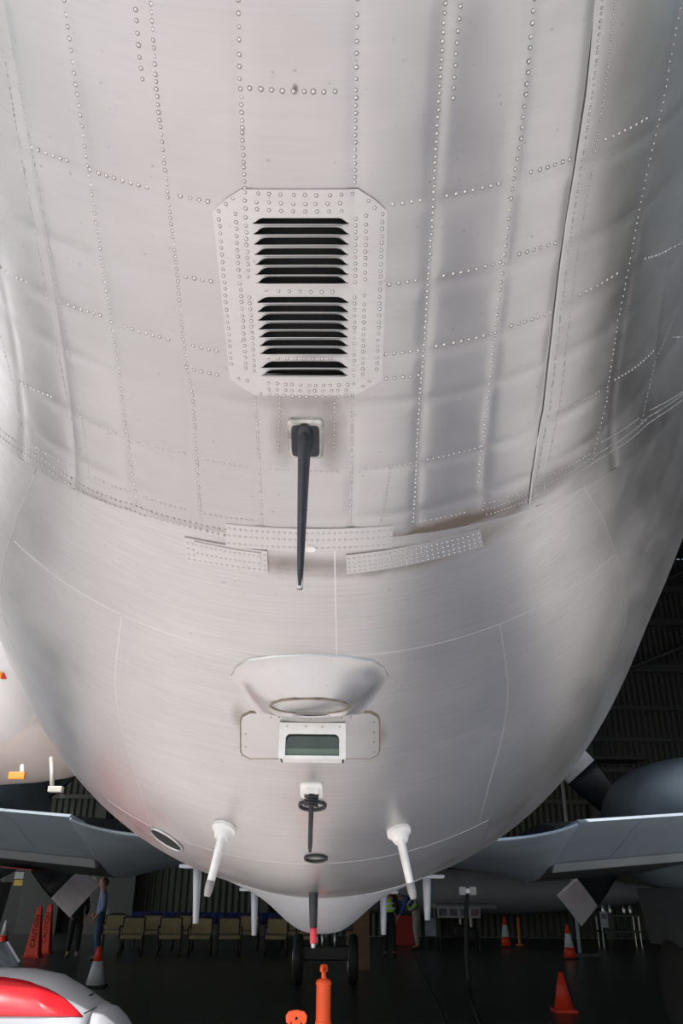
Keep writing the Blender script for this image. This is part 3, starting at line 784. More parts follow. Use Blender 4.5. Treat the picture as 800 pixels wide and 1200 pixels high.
# ------------------------------------------------------------------ wings
NACX = 4.62
def wing_side(sx):
    X = lambda x: XA+sx*x
    # flap: faces back and down
    def flap_sec(x):
        k = x-2.0
        te = (8.55-.03*k, .60+.07*k); 
        return [Vector((X(x), y, EYE+z)) for y, z in (te, (8.9, .515+.072*k), (9.35, .37+.078*k), (9.85, .235+.088*k), (9.98, .20+.088*k), (9.98, .23+.088*k), (9.6, .47+.08*k), (9.1, .60+.07*k), (8.6, .63+.07*k))]
    def main_sec(x):
        k = x-2.0
        return [Vector((X(x), y, EYE+z)) for y, z in ((9.92, .17+.085*k), (9.98, .155+.085*k), (10.3, .125+.08*k), (10.9, .07+.08*k), (11.5, .08+.08*k), (11.85, .17+.08*k), (11.98, .32+.08*k), (11.8, .50+.08*k), (11.1, .66+.08*k), (10.2, .70+.08*k), (9.5, .62+.08*k), (9.7, .44+.085*k))]
    xs = [2.55, 3.0, 3.6, 4.2, 5.0, 6.0, 8.0, 11.0, 14.0]
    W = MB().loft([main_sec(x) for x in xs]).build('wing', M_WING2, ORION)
    smooth_angle(W, 30)
    F = MB().loft([flap_sec(x) for x in [2.55, 3.2]]).build('flap', M_WING, W); smooth_angle(F, 30)
    F = MB().loft([flap_sec(x) for x in [3.206, 4.2, 5.2, 7.0]]).build('flap', M_WING, W); smooth_angle(F, 30)
    F = MB().loft([flap_sec(x) for x in [7.01, 9, 14.0]]).build('flap', M_WING, W); smooth_angle(F, 30)
    # lighter shroud strip below the flap
    def strip_sec(x):
        k = x-2.0
        return [Vector((X(x), y, EYE+z)) for y, z in ((9.78, .24+.088*k), (9.86, .155+.088*k), (9.92, .15+.088*k), (9.95, .225+.088*k))]
    for a, b_ in ((2.58, 4.1), (4.11, 7.0), (7.02, 14)):
        MB().loft([strip_sec(x) for x in (a, b_)]).build('shroud_strip', mat('strip_metal', (.62, .66, .70), .35, .6), W)
    # root fairing: fillet from belly to flap
    secs = []
    N = 14
    for k in range(N+1):
        t = k/N; x = lerp(1.25, 2.56, t); e = t**1.9
        ms = flap_sec(2.55)[:5]+main_sec(2.55)[2:6]; pts = []
        n2 = len(ms)
        for i, q in enumerate(ms):
            y0 = 7.4+(i/(n2-1))*4.6; yy_ = lerp(y0, q.y, min(1, e*1.0+.0)); yb_ = min(yy_, 14)
            zb_ = bellz(XA+sx*1.22, yb_)-.02
            if k == 0: pts.append(Vector((XA+sx*x, yb_, bellz(XA+sx*x, yb_)+.03)))
            else: pts.append(Vector((X(x), yb_, lerp(zb_, q.z, e))))
        secs.append(pts)
    vs = [q for r_ in secs for q in r_]; n2 = len(secs[0]); fs = []
    for i in range(N):
        for j in range(n2-1): fs.append((i*n2+j, i*n2+j+1, (i+1)*n2+j+1, (i+1)*n2+j))
    RF = MB().add(vs, fs).build('root_fairing', M_WING, ORION, True); q = RF.modifiers.new('s', 'SUBSURF'); q.levels = q.render_levels = 2
    q = RF.modifiers.new('t', 'SOLIDIFY'); q.thickness = .02; q.offset = 0
    # nacelle
    rg = []
    for (y, rx, zc, rz) in ((9.30, .05, 1.15, .03), (9.34, .40, 1.14, .22), (9.5, .72, 1.08, .36), (9.85, .92, 1.0, .50), (10.3, .98, .88, .68), (10.8, .98, .80, .80), (11.5, .92, .82, .80), (12.2, .62, .84, .58), (12.38, .52, .84, .48)):
        rg.append([Vector((X(NACX)+rx*math.cos(a), y, EYE+zc+rz*math.sin(a))) for a in [i*math.tau/32 for i in range(32)]])
    NC = MB().loft(rg).build('engine_nacelle', mat('nacelle_grey', (.20, .25, .28), .5, .1, .12, 3), ORION, True)
    MB().loft([[Vector((X(NACX)-sx*.25+(.15+.02*k)*math.cos(a), 9.5+.4*k, EYE+1.40+.10*k*0+.06*math.sin(a))) for a in [i*math.tau/12 for i in range(12)]] for k in range(3)]).build('exhaust', M_MAST, NC, True)
    bmk = MB().lathe([(.55, 0), (.56, .02), (.55, .04)], (X(NACX), 11.9, EYE+.83), 'Y', 32); 
    # propeller
    hub = Vector((X(NACX), 12.62, EYE+.78))
    PR = empty('propeller', hub, 0, ORION)
    MB().lathe([(.01, .55), (.12, .48), (.22, .3), (.27, .08), (.28, -.15), (.26, -.22)], (0, 0, 0), 'Y', 24).build('spinner', M_MAST, PR, True)
    M_TIP = M_BT
    for q in range(4):
        a = R(45+90*q+(-4 if sx > 0 else 7)); ax = Vector((math.cos(a), 0, math.sin(a))); sd_ = Vector((-math.sin(a), 0, math.cos(a)))
        def bsec(t):
            r_ = lerp(.2, 1.54, t); wd = lerp(.16, .27, min(1, t*1.6)); tw = R(lerp(45, 14, t)); th = lerp(.07, .012, t)
            u_ = sd_*math.cos(tw)+Vector((0, 1, 0))*math.sin(tw); n__ = ax.cross(u_)
            return [ax*r_+u_*(wd*math.cos(b))+n__*(th*math.sin(b)) for b in [i*math.tau/12 for i in range(12)]]
        BL = MB().loft([bsec(t) for t in (0, .2, .4, .6, .72)]).build('blade', M_MAST, PR, True)  # inner blade black: de-icing boot plus shade put into the colour
        MB().loft([bsec(t) for t in (.721, .8, .9, 1.0)]).build('blade_tip', M_TIP, BL, False)
    # main gear
    G = MB().tube([(X(NACX), 10.6, EYE+.2), (X(NACX), 10.7, .55)], .09, 12).build('gear_strut', M_STEEL, ORION, True)
    for dx in (-.38, .38):
        MB().lathe([(.32, -.16), (.50, -.15), (.55, -.08), (.56, 0), (.55, .08), (.50, .15), (.32, .16)], (X(NACX)+dx, 10.7, .56), 'X', 32).build('tyre', M_TYRE, G, True)
        MB().lathe([(.05, -.12), (.30, -.10), (.33, -.14), (.33, .14), (.30, .10), (.05, .12)], (X(NACX)+dx, 10.7, .56), 'X', 24).build('wheel_rim', M_STEEL, G, True)
    for dx in (-.55, .62):
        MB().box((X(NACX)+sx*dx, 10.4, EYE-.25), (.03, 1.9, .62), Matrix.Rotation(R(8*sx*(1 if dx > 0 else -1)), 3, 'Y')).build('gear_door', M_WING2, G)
M_BT = mat('pale_blade_metal', (.60, .57, .60), .5, .35, .06, 8)
M_TYRE = mat('tyre', (.02, .02, .02), .6)
wing_side(1); wing_side(-1)
# red stencilled band under the left wing
MB().box((XA-3.62, 10.75, EYE+.200), (.38, .9, .012), Matrix.Rotation(R(4.6), 3, 'Y')).build('red_patch', mat('faded_red', (.35, .03, .03), .5), ORION)
# nose gear
nx = XA
NG = MB().tube([(nx, 16.6, EYE+.1), (nx, 16.6, .42)], .07, 12).build('nose_gear', M_STEEL, ORION, True)
MB().tube([(nx-.42, 16.6, .93), (nx+.50, 16.6, .93)], .055, 10).build('tow_bar', M_WING2, NG, True)
for dx in (-.17, .17, -.07): MB().tube([(nx+dx, 16.5, .95), (nx+dx*.9, 16.5, .5)], .026, 8).build('brace', M_STEEL, NG, True)
MB().box((nx, 16.6, .52), (1.0, .30, .24)).build('axle_housing', mat('gear_dark', (.02, .024, .02), .5), NG, bevel=.03)
for dx in (-.5, .5):
    MB().lathe([(.25, -.085), (.38, -.08), (.415, -.03), (.415, .03), (.38, .08), (.25, .085)], (nx+dx, 16.6, .415), 'X', 28).build('tyre', M_TYRE, NG, True)
    MB().lathe([(.04, -.06), (.24, -.06), (.26, -.09), (.26, .09), (.24, .06), (.04, .06)], (nx+dx, 16.6, .415), 'X', 20).build('wheel_rim', M_STEEL, NG, True)

# ------------------------------------------------------------------ ground and hangar
HY0, HY1, HX, HZ, XL = 6.8, 34.0, 26.0, 15.5, -17.0
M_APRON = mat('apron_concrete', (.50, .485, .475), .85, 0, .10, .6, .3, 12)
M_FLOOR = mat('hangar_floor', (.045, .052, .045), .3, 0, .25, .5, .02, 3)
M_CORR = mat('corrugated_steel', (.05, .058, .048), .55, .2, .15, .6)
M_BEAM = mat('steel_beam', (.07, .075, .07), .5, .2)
o = MB().box((0, 0, -.17), (400, 400, .3)).build('ground', M_APRON); o['kind'] = 'structure'; tag(o, 'sunlit concrete apron')
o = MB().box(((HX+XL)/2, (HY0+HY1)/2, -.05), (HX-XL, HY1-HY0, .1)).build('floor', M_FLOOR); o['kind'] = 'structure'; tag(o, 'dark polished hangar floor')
def corr(name, p0, p1, z0, z1, pitch=.25, dep=.05, m=M_CORR):
    p0, p1 = Vector(p0), Vector(p1); L_ = (p1-p0).length; n = int(L_/pitch*4); d = (p1-p0)/L_; s = Vector((-d.y, d.x, 0)); vs = []; fs = []
    for i in range(n+1):
        k = i % 4; off = dep if k in (1, 2) else 0; q = p0+d*(i*pitch/4)+s*off
        vs += [(q.x, q.y, z0), (q.x, q.y, z1)]
    fs = [(2*i, 2*i+2, 2*i+3, 2*i+1) for i in range(n)]
    o = mesh_obj(name, vs, fs, m, None, False); o['kind'] = 'structure'; return o
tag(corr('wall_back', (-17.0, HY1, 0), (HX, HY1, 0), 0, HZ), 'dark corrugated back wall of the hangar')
XL = -17.0  # unseen side doorway below, opened to brighten the belly's left reflections
tag(corr('wall_left', (XL, HY0, 0), (XL, 14.0, 0), 0, HZ, 1.0, .08), 'left hangar wall beside an unseen side doorway opened to brighten the belly')
tag(corr('wall_left', (XL, 14.0, 0), (XL, HY1, 0), 8.0, HZ, 1.0, .08), 'left hangar wall over an unseen side doorway opened to brighten the belly')
tag(corr('wall_right', (15, HY0, 0), (15, -14, 0), 0, 3.2, .5, .06), 'unseen wall added right of the apron to darken the belly reflections')  # unseen, added to darken what the right of the belly reflects
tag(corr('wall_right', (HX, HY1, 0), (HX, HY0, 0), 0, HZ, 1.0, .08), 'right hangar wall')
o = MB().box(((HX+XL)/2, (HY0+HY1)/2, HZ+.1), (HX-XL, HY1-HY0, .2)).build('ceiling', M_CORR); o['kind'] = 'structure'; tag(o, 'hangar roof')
# unseen lintel over the mouth, set low to keep sun off the interior
o = MB().box(((HX+XL)/2, HY0+.2, (HZ+5.5)/2), (HX-XL, .4, HZ-5.5)).build('trim_1', M_BEAM); o['kind'] = 'structure'; tag(o, 'unseen dark wall over the hangar mouth, set low to shut out the sun')
k = 2
for v in (690, 728, 782, 829, 866, 902, 940):
    z = at(740, v, HY1-.3).z
    o = MB().box(((HX+XL)/2, HY1-.18, z), (HX-XL, .16, .16 if v > 800 else .34)).build('trim_%d' % k, M_BEAM); o['kind'] = 'structure'; tag(o, 'horizontal wall girt'); k += 1
for x in (-15.5, -9, -2.5, 4, 10.5, 17, 23.5):
    o = MB().box((x, HY1-.25, HZ/2), (.32, .3, HZ)).build('trim_%d' % k, M_BEAM); o['kind'] = 'structure'; tag(o, 'wall column'); k += 1
for a, b_ in (((720, 790), (830, 745)), ((640, 800), (720, 760)), ((760, 690), (860, 640))):
    o = MB().tube([at(*a, HY1-.45), at(*b_, HY1-.45)], .10, 6).build('trim_%d' % k, M_BEAM); o['kind'] = 'structure'; tag(o, 'diagonal roof brace'); k += 1
for y in (13, 20, 27):
    mb = MB(); mb.box(((HX+XL)/2, y, HZ-.2), (HX-XL, .25, .25)); mb.box(((HX+XL)/2, y, HZ-1.4), (HX-XL, .2, .2))
    for i in range(21): mb.tube([(XL+2*i, y, HZ-.2), (XL+2*i+1, y, HZ-1.4), (XL+2*i+2, y, HZ-.2)], .06, 5)
    o = mb.build('trim_%d' % k, M_BEAM); o['kind'] = 'structure'; tag(o, 'roof truss'); k += 1
# door at the back left
dp = floor_at(24, 1102)
DY = HY1-.32
def wallbox(name, u0, v0, u1, v1, m, y=DY, th=.06, parent=None, bev=0):
    a, b_ = at(u0, v0, y), at(u1, v1, y)
    return MB().box(((a.x+b_.x)/2, y, (a.z+b_.z)/2), (abs(b_.x-a.x), th, abs(a.z-b_.z)), None).build(name, m, parent, bevel=bev)
d_ = wallbox('door_1', 9, 1012, 36, 1102, mat('door_dark', (.012, .013, .015), .5)); d_['kind'] = 'structure'; tag(d_, 'dark door in the back wall')
wallbox('notice', 18, 1022, 27, 1030, mat('notice_white', (.35, .38, .36), .6), DY-.05, .02, d_)
wallbox('notice', 17, 1031, 27, 1038, mat('notice_yellow', (.45, .33, .05), .6), DY-.05, .02, d_)
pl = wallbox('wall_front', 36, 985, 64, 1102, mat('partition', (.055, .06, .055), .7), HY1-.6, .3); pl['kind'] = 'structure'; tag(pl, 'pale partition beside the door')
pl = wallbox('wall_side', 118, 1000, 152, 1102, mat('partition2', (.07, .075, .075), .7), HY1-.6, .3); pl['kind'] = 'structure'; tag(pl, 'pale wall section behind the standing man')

# ------------------------------------------------------------------ white neighbouring aircraft, upper left
M_GLOSSW = mat('gloss_white', (.86, .86, .86), .22, 0, 0, coat=.4)
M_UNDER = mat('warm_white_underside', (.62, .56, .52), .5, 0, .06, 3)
WA = empty('white_aircraft', (-6, 6.0, 0))
tag(WA, 'white aircraft parked at the left edge, nose with a warning triangle', 'aircraft')
cz = EYE+2.12; cx = -2.03; ry = 1.25
pr = []
for i in range(18):
    t = i/17; s = t**.5
    pr.append((1.34*math.sqrt(max(0, 1-(1-s)**2.2)), -2.6*t*t-0.001))
pr = [(r_, h) for r_, h in pr]+[(1.36, -4.5), (1.36, -9.0)]
pr[0] = (.02, 0)
b_ = MB().lathe(pr, (cx+6, 0, cz), 'X', 64)
nose = b_.build('fuselage', M_GLOSSW, WA, True)
# chin: lower body behind
rg = []
for i in range(16):
    t = i/15; x = -1.84-.02*i-7.5*t*t; s = math.sqrt(max(0, 1-(1-min(1, t*3.2))**2))
    rg.append([Vector((x+6, .55+.95*s*math.cos(a), EYE+1.02+(.10 if i else .02)-.02*0+(.28*s+.01)*math.sin(a)-.10*min(1, t*3))) for a in [j*math.tau/24 for j in range(24)]])
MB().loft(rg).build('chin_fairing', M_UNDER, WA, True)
for (x, y) in ((-4.5, 0), (-7.5, -1.2), (-7.5, 1.2)):
    g = MB().tube([(x+6-.5, y, cz-1.2), (x+6-.5, y, .35)], .06, 10).build('gear_leg', M_STEEL, WA, True)
    MB().lathe([(.2, -.09), (.33, -.08), (.35, 0), (.33, .08), (.2, .09)], (x+6-.5, y, .35), 'Y', 24).build('tyre', M_TYRE, g, True)
M_WY = mat('warning_yellow', (.9, .55, .02), .5); M_WR = mat('warning_red', (.75, .05, .03), .5)
def on_nose(u, v, off=.004):
    """point on the white nose seen at pixel"""
    d = ray(u, v).normalized(); o0 = Vector((0, 0, EYE))
    t = 4.0
    while t < 9:
        p = o0+d*t; h = cx-p.x
        if h > 0:
            rr = np.interp(h, [-q[1] for q in pr], [q[0] for q in pr])
            c = Vector((p.x, 6.0, cz))
            if (p-c).length < rr: return p-d*off-Vector((WA.location))
        t += .01
    return o0+d*5.2-Vector((WA.location))
def decal(name, pts, m, off):
    vs = [on_nose(u, v, off) for u, v in pts]; n = len(vs); d = Vector((0, .01, 0))
    vs2 = [q+d for q in vs]; fs = [tuple(range(n)), tuple(range(2*n-1, n-1, -1))]+[(i, (i+1) % n, n+(i+1) % n, n+i) for i in range(n)]
    return MB().add(vs+vs2, fs).build(name, m, nose)
decal('warning_triangle', [(-9, 770), (9, 797.5), (-27, 796)], M_WR, .006)
decal('warning_field', [(-9, 775), (6, 795), (-23, 794)], M_WY, .014)
decal('warning_letter', [(1, 795.5), (2.2, 788), (3.6, 791), (4.4, 788), (7.6, 795.5)], M_WR, .02)
# pitot bracket and orange tag
M_PROBE = mat('probe_metal', (.42, .40, .37), .5, .3)
a = at(62, 897, 5.3); b2 = at(61, 925, 5.3); off = Vector(WA.location)
br = MB().tube([at(60, 888, 5.35)-off, at(61, 905, 5.3)-off, b2-off], .014, 8).build('probe_stalk', M_PROBE, WA, True)
a1 = at(57, 926, 5.3)-off; a2 = at(74, 924, 5.3)-off
MB().box((a1+a2)/2, (a2.x-a1.x, .05, .035)).build('probe_head', M_PROBE, br, bevel=.005)
a1 = at(10.5, 910, 5.3)-off; a2 = at(29.5, 908, 5.3)-off
tg = MB().box((a1+a2)/2, (a2.x-a1.x, .03, .042)).build('orange_tag', mat('orange_tag', (.9, .25, .03), .5), WA, bevel=.004)
MB().tube([at(26, 897, 5.33)-off, at(26, 905, 5.3)-off], .012, 8).build('tag_stem', M_OFFWHITE, tg)

# ------------------------------------------------------------------ small red and white light aircraft, bottom left
LA = empty('light_aircraft', at(-40, 1175, 6.4).xy.to_3d())
tag(LA, 'small white light aircraft with red flash on its nose, bottom left corner', 'aircraft')
lo = Vector(LA.location)
M_RED = mat('gloss_red', (.55, .012, .02), .25, 0, .05, 4, coat=.5); M_LW = mat('light_aircraft_white', (.42, .43, .46), .3, 0, 0, coat=.3)
topc = [(-220, 1138), (-120, 1133), (0, 1132), (40, 1133), (75, 1140), (100, 1156), (118, 1170), (125, 1173)]
nosec = [(125, 1173), (137, 1177), (147, 1187), (155, 1199), (157, 1208), (150, 1225)]
def cowl(pts, name, m, y, wid, zbot):
    rg = []
    for (u, v) in pts:
        p = at(u, v, y)-lo; h = p.z-zbot; n = 24
        rg.append([Vector((p.x, 0+wid*math.cos(a)*(abs(math.cos(a))**-.3 if abs(math.cos(a)) > .05 else 1)*min(1, (h/.30)**.5), zbot+h/2+h/2*math.sin(a))) for a in [j*math.tau/n for j in range(n)]])
    return MB().loft(rg).build(name, m, LA, True)
LY = 6.55
cowl(topc, 'cowling', M_LW, LY, .42, .55)
cowl(nosec, 'nose_bowl', M_LW, LY, .36, .57)
p = at(157, 1206, LY)-lo
MB().lathe([(.17, -.03), (.16, .02), (.10, .12), (.01, .20)], (p.x, 0, p.z-.14), 'X', 20).build('spinner', M_RED, LA, True)
# red flash standing slightly proud of the near flank
from mathutils.bvhtree import BVHTree
_cw = [c for c in LA.children if c.name.startswith('cowling')][0].data
_bvh = BVHTree.FromPolygons([p_.co for p_ in _cw.vertices], [tuple(p_.vertices) for p_ in _cw.polygons])
def flank(u, v, off=0.0):
    d_ = ray(u, v).normalized(); h_ = _bvh.ray_cast(Vector((0, 0, EYE))-lo, d_)
    if h_[0] is not None: return h_[0]-d_*off
    q = at(u, v, LY-.42); tp = float(np.interp(u, [-220, 0, 75, 100, 125, 140], [1136, 1132, 1140, 1156, 1173, 1180]))
    d = min(1, max(0, (v-tp)/70)); yv = LY-.42*math.sqrt(max(0, 1-(1-d)**2)); q = at(u, v, yv-off); return q-lo
rws = []
for i in range(25):
    u = lerp(-150, 97, i/24); vt = float(np.interp(u, [-150, -60, 0, 30, 60, 80, 97], [1150, 1146, 1144.5, 1149, 1160, 1173, 1191]))
    rws.append([flank(u, lerp(vt, 1191.5, j/8), .006) for j in range(9)])
vs = [q for r_ in rws for q in r_]; fs = [(i*9+j, (i+1)*9+j, (i+1)*9+j+1, i*9+j+1) for i in range(24) for j in range(8)]
fl = mesh_obj('red_flash', vs, fs, M_RED, LA); q = fl.modifiers.new('t', 'SOLIDIFY'); q.thickness = .006; q.offset = 0
MB().tube([flank(98, 1188, .004), flank(105, 1184.5, .004), flank(112, 1181, .004), flank(119, 1177, .004)], .0035, 6).build('cowl_seam', M_BLACK, LA)
MB().tube([flank(104, 1167, .0), flank(109, 1164.5, .02)], .006, 6).build('cowl_pin', M_MAST, LA)
M_WS = mat('windscreen', (.35, .40, .42), .08, 0, 0, trans=.6)
a = at(7, 1131, LY)-lo; b2 = at(-6, 1106, LY)-lo
MB().add([a+Vector((0, -.25, -.02)), a+Vector((0, .25, -.02)), b2+Vector((0, .22, 0)), b2+Vector((0, -.22, 0)), a+Vector((-.9, -.25, 0)), b2+Vector((-.5, -.22, 0)), a+Vector((-.9, .25, 0)), b2+Vector((-.5, .22, 0))],
         [(0, 1, 2, 3), (0, 3, 5, 4), (1, 6, 7, 2), (3, 2, 7, 5), (4, 5, 7, 6)]).build('windscreen', M_WS, LA)
for s in (-.25, .25): MB().tube([a+Vector((.005, s, 0)), b2+Vector((.005, s*.88, 0))], .012, 6).build('windscreen_frame', M_LW, LA)
for (dx, dy) in ((.25, 0), (-1.2, -.7), (-1.2, .7)):
    g = MB().tube([(at(60, 1190, LY).x-lo.x+dx-.3, dy, .6), (at(60, 1190, LY).x-lo.x+dx-.3, dy, .2)], .03, 8).build('gear_leg', M_LW, LA)
    MB().lathe([(.1, -.05), (.18, -.05), (.2, 0), (.18, .05), (.1, .05)], (at(60, 1190, LY).x-lo.x+dx-.3, dy, .2), 'Y', 20).build('tyre', M_TYRE, g, True)
MB().box((-1.2+at(60, 1190, LY).x-lo.x-.3, 0, .56), (.3, 1.5, .06)).build('axle_beam', M_LW, LA, bevel=.02)

# ------------------------------------------------------------------ bollards and cones
M_OR = mat('safety_orange', (.95, .10, .015), .45, 0, .04, 5); M_CW = mat('reflective_white', (.62, .64, .66), .4, 0, .08, 30); M_RUB = mat('rubber_base', (.02, .02, .02), .8)
M_CR = mat('cone_red', (.80, .05, .02), .5, 0, .04, 5)
def bollard(u, v_top, y, label, turn, label_knob=True):
    p = at(u, v_top, y); H = p.z; e = empty('bollard', (p.x, y, 0), turn); tag(e, label, 'bollard', 'orange and white bollards')
    MB().lathe([(.20, 0), (.20, .03), (.17, .06), (.07, .08), (.06, .10)], n=28).build('base', M_RUB, e, True)
    MB().lathe([(.047, .08), (.047, H-.36)], n=28).build('white_sleeve', M_CW, e, True)
    smooth_angle(MB().lathe([(.050, H-.37), (.055, H-.365), (.055, H-.345), (.0505, H-.34), (.0505, H-.13), (.055, H-.125), (.055, H-.11), (.045, H-.095), (.018, H-.085), (.015, H-.07)], n=28).build('orange_sleeve', M_OR, e))
    # T-shaped top loop
    pts = [(-.042, -.045), (-.046, -.02), (-.034, -.004), (0, .002), (.034, -.004), (.046, -.02), (.042, -.045), (.026, -.050), (.020, -.038), (.015, -.09), (-.015, -.09), (-.020, -.038), (-.026, -.050)]
    n = len(pts); vs = [(x, -.011, H+z) for x, z in pts]+[(x, .011, H+z) for x, z in pts]
    MB().add(vs, [tuple(range(n)), tuple(range(2*n-1, n-1, -1))]+[(i, (i+1) % n, n+(i+1) % n, n+i) for i in range(n)]).build('tape_head', M_OR, e, bevel=.003)
    MB().tube([(.0, -.013, H-.028), (0, -.0118, H-.028)], .006, 8).build('hole', M_BLACK, e)
    return e
bollard(379.5, 1130, 6.5, 'orange and white bollard rising under the red-tipped blade, seen to its white sleeve', R(65))
bollard(347.5, 1184, 4.0, 'orange T-shaped bollard head just showing at the bottom edge', R(0))
def cone(u, v_base, h, rb, label, style, text=False, cat='traffic cone', group=None):
    p = floor_at(u, v_base); e = empty('traffic_cone', p); tag(e, label, cat, group)
    MB().box((0, 0, .02), (rb*2.3, rb*2.3, .04)).build('base', M_RUB if style != 'red' else M_CR, e, bevel=.01)
    def seg(a, b_, m, nm): MB().lathe([(lerp(rb, .035, a), lerp(.04, h, a)), (lerp(rb, .035, b_), lerp(.04, h, b_))], n=24).build(nm, m, e, True)
    if style == 'red': seg(0, 1, M_CR, 'body')
    elif style == 'white': seg(0, .3, M_CR, 'body'); seg(.301, .72, M_CW, 'reflective_band'); seg(.721, 1, M_CR, 'tip')
    elif style == 'whitelow': seg(0, .62, M_CW, 'reflective_band'); seg(.621, 1, M_CR, 'tip')
    elif style == 'whitetop': seg(0, .45, M_CR, 'body'); seg(.451, 1, M_CW, 'reflective_band')
    return e
def caution(u, v_base, h, label):
    p = floor_at(u, v_base); e = empty('caution_cone', p); tag(e, label, 'traffic cone', 'tall red caution cones')
    MB().box((0, 0, .02), (.42, .36, .04)).build('base', M_CR, e, bevel=.01)
    rg = [[Vector((sx_*lerp(.17, .05, t), sy_*lerp(.15, .045, t), lerp(.04, h, t))) for sx_, sy_ in ((-1, -1), (1, -1), (1, 1), (-1, 1))] for t in (0, .5, 1)]
    b_ = MB().loft(rg).build('body', M_CR, e, bevel=.01)
    # vertical warning lettering
    cu = bpy.data.curves.new('lettering', 'FONT'); cu.body = 'CAUTION'; cu.size = .16; cu.extrude = .002; cu.align_x = 'CENTER'; cu.align_y = 'CENTER'
    t_ = bpy.data.objects.new('lettering', cu); COL.objects.link(t_)
    dg = bpy.context.evaluated_depsgraph_get(); me = bpy.data.meshes.new_from_object(t_.evaluated_get(dg)); bpy.data.objects.remove(t_)
    lt = bpy.data.objects.new('lettering', me); COL.objects.link(lt); lt.parent = b_; me.materials.clear(); me.materials.append(M_BLACK)
    tl = math.atan2(.105, h-.04)
    lt.matrix_local = Matrix.Translation((0, -.103, h*.52)) @ Matrix.Rotation(-tl, 4, 'X') @ Matrix.Rotation(R(90), 4, 'X') @ Matrix.Rotation(R(90), 4, 'Z')
    return e
caution(38, 1122, 1.12, 'front one of two tall red cones with black lettering')
caution(51, 1117, 1.15, 'rear one of two tall red cones, beside the hanging propeller blade')
cone(2, 1113, .72, .16, 'white-topped cone at the left edge of the picture', 'whitetop')
cone(111, 1157, .62, .16, 'white cone with a red tip behind the light aircraft', 'whitelow')
cone(661, 1186, .50, .14, 'plain red cone standing alone on the right of the dark floor', 'red')
cone(668, 1124, .80, .16, 'red cone with white band below the right propeller blade', 'white')
cone(593, 1110, .85, .16, 'white-banded cone beside the orange post', 'white')
p = floor_at(609, 1108); e = MB().lathe([(.12, 0), (.12, .04), (.04, .06), (.04, .8), (.02, .82)], p).build('marker_post', mat('dull_orange', (.6, .16, .03), .5)); tag(e, 'thin dull orange marker post beside a cone', 'post')

# ------------------------------------------------------------------ chairs, tables
M_TAN = mat('tan_upholstery', (.34, .27, .15), .8, 0, .1, 12); M_CH = mat('dark_chair_wood', (.030, .018, .012), .5)
def make_chair():
    e = empty('armchair', (0, 0, 0))
    MB().box((0, 0, .44), (.54, .50, .09)).build('seat', M_TAN, e, bevel=.025)
    MB().box((0, .235, .68), (.52, .07, .36), Matrix.Rotation(R(-10), 3, 'X')).build('backrest', M_TAN, e, bevel=.025)
    for s in (-1, 1):
        MB().tube([(s*.29, -.22, .42), (s*.31, -.20, .64), (s*.31, 0, .68), (s*.29, .2, .67), (s*.27, .26, .62)], .022, 8).build('armrest', M_CH, e, True)
        MB().tube([(s*.27, -.22, .42), (s*.28, -.25, 0)], .02, 8).build('leg', M_CH, e, True)
        MB().tube([(s*.27, .24, .88), (s*.27, .22, .42), (s*.28, .27, 0)], .02, 8).build('leg', M_CH, e, True)
    MB().tube([(-.27, .27, .86), (-.14, .27, .90), (.14, .27, .90), (.27, .27, .86)], .022, 8).build('top_rail', M_CH, e, True)
    return e
proto = make_chair(); used = False
front = [(152, 'first tan armchair from the left in the front row, beside the man in blue'), (197, 'second tan armchair of the front row'), (233, 'third tan armchair of the front row, behind the left grey blade'), (267, 'fourth tan armchair of the front row'), (323, 'tan armchair at the gap right of the fourth one'), (361, 'tan armchair half hidden behind the radome')]
back = [(131, 'tan armchair in the back row nearest the man in blue'), (175, 'tan armchair of the back row between first and second front chairs'), (213, 'tan armchair of the back row between second and third front chairs'), (290, 'tan armchair of the back row behind the middle grey blade'), (340, 'tan armchair of the back row nearest the radome')]
for lst, vb, rz in ((front, 1121, 0), (back, 1114, 0)):
    for i, (u, lab) in enumerate(lst):
        c = copy_tree(proto) if used else proto; used = True
        p = floor_at(u, vb); c.location = p; c.rotation_euler.z = math.atan2(-p.x, p.y)*.6+R(random.uniform(-6, 6)); c['label'] = lab; c['category'] = 'chair'; c['group'] = 'tan armchairs along the table'
M_BLUE = mat('blue_cloth', (.012, .025, .16), .8, 0, .2, 2); M_TW = mat('table_dark', (.05, .045, .04), .6)
for i, (u0, u1, lab) in enumerate(((158, 238, 'left long table under a blue cloth behind the armchairs'), (240, 336, 'right long table under a blue cloth behind the armchairs'))):
    y = 27.5; a, b2 = at(u0, 1070, y), at(u1, 1070, y); c = (a.x+b2.x)/2; wd = b2.x-a.x
    e = empty('table', (c, y, 0)); tag(e, lab, 'table', 'long tables')
    MB().box((0, 0, .86), (wd, .8, .04)).build('tabletop', M_TW, e)
    for sx_ in (-1, 1):
        for sy_ in (-1, 1): MB().tube([(sx_*(wd/2-.1), sy_*.3, .86), (sx_*(wd/2-.1), sy_*.3, 0)], .02, 6).build('leg', M_CH, e)
    # cloth with folds
    n = 60; vs = []
    for k in range(n+1):
        x = -wd/2+wd*k/n; f = .03*math.sin(k*.9)+.02*math.sin(k*2.1)
        vs += [(x, .42, .90), (x, -.42, .90), (x, -.43-f, .60)]
    fs = []
    for k in range(n): fs += [(3*k, 3*k+1, 3*k+4, 3*k+3), (3*k+1, 3*k+2, 3*k+5, 3*k+4)]
    cl = mesh_obj('tablecloth', vs, fs, M_BLUE, None); cl.location = (c, y, 0); q = cl.modifiers.new('t', 'SOLIDIFY'); q.thickness = .006
    tag(cl, 'blue cloth on the %s long table' % ('left' if i == 0 else 'right'), 'tablecloth', 'blue tablecloths')
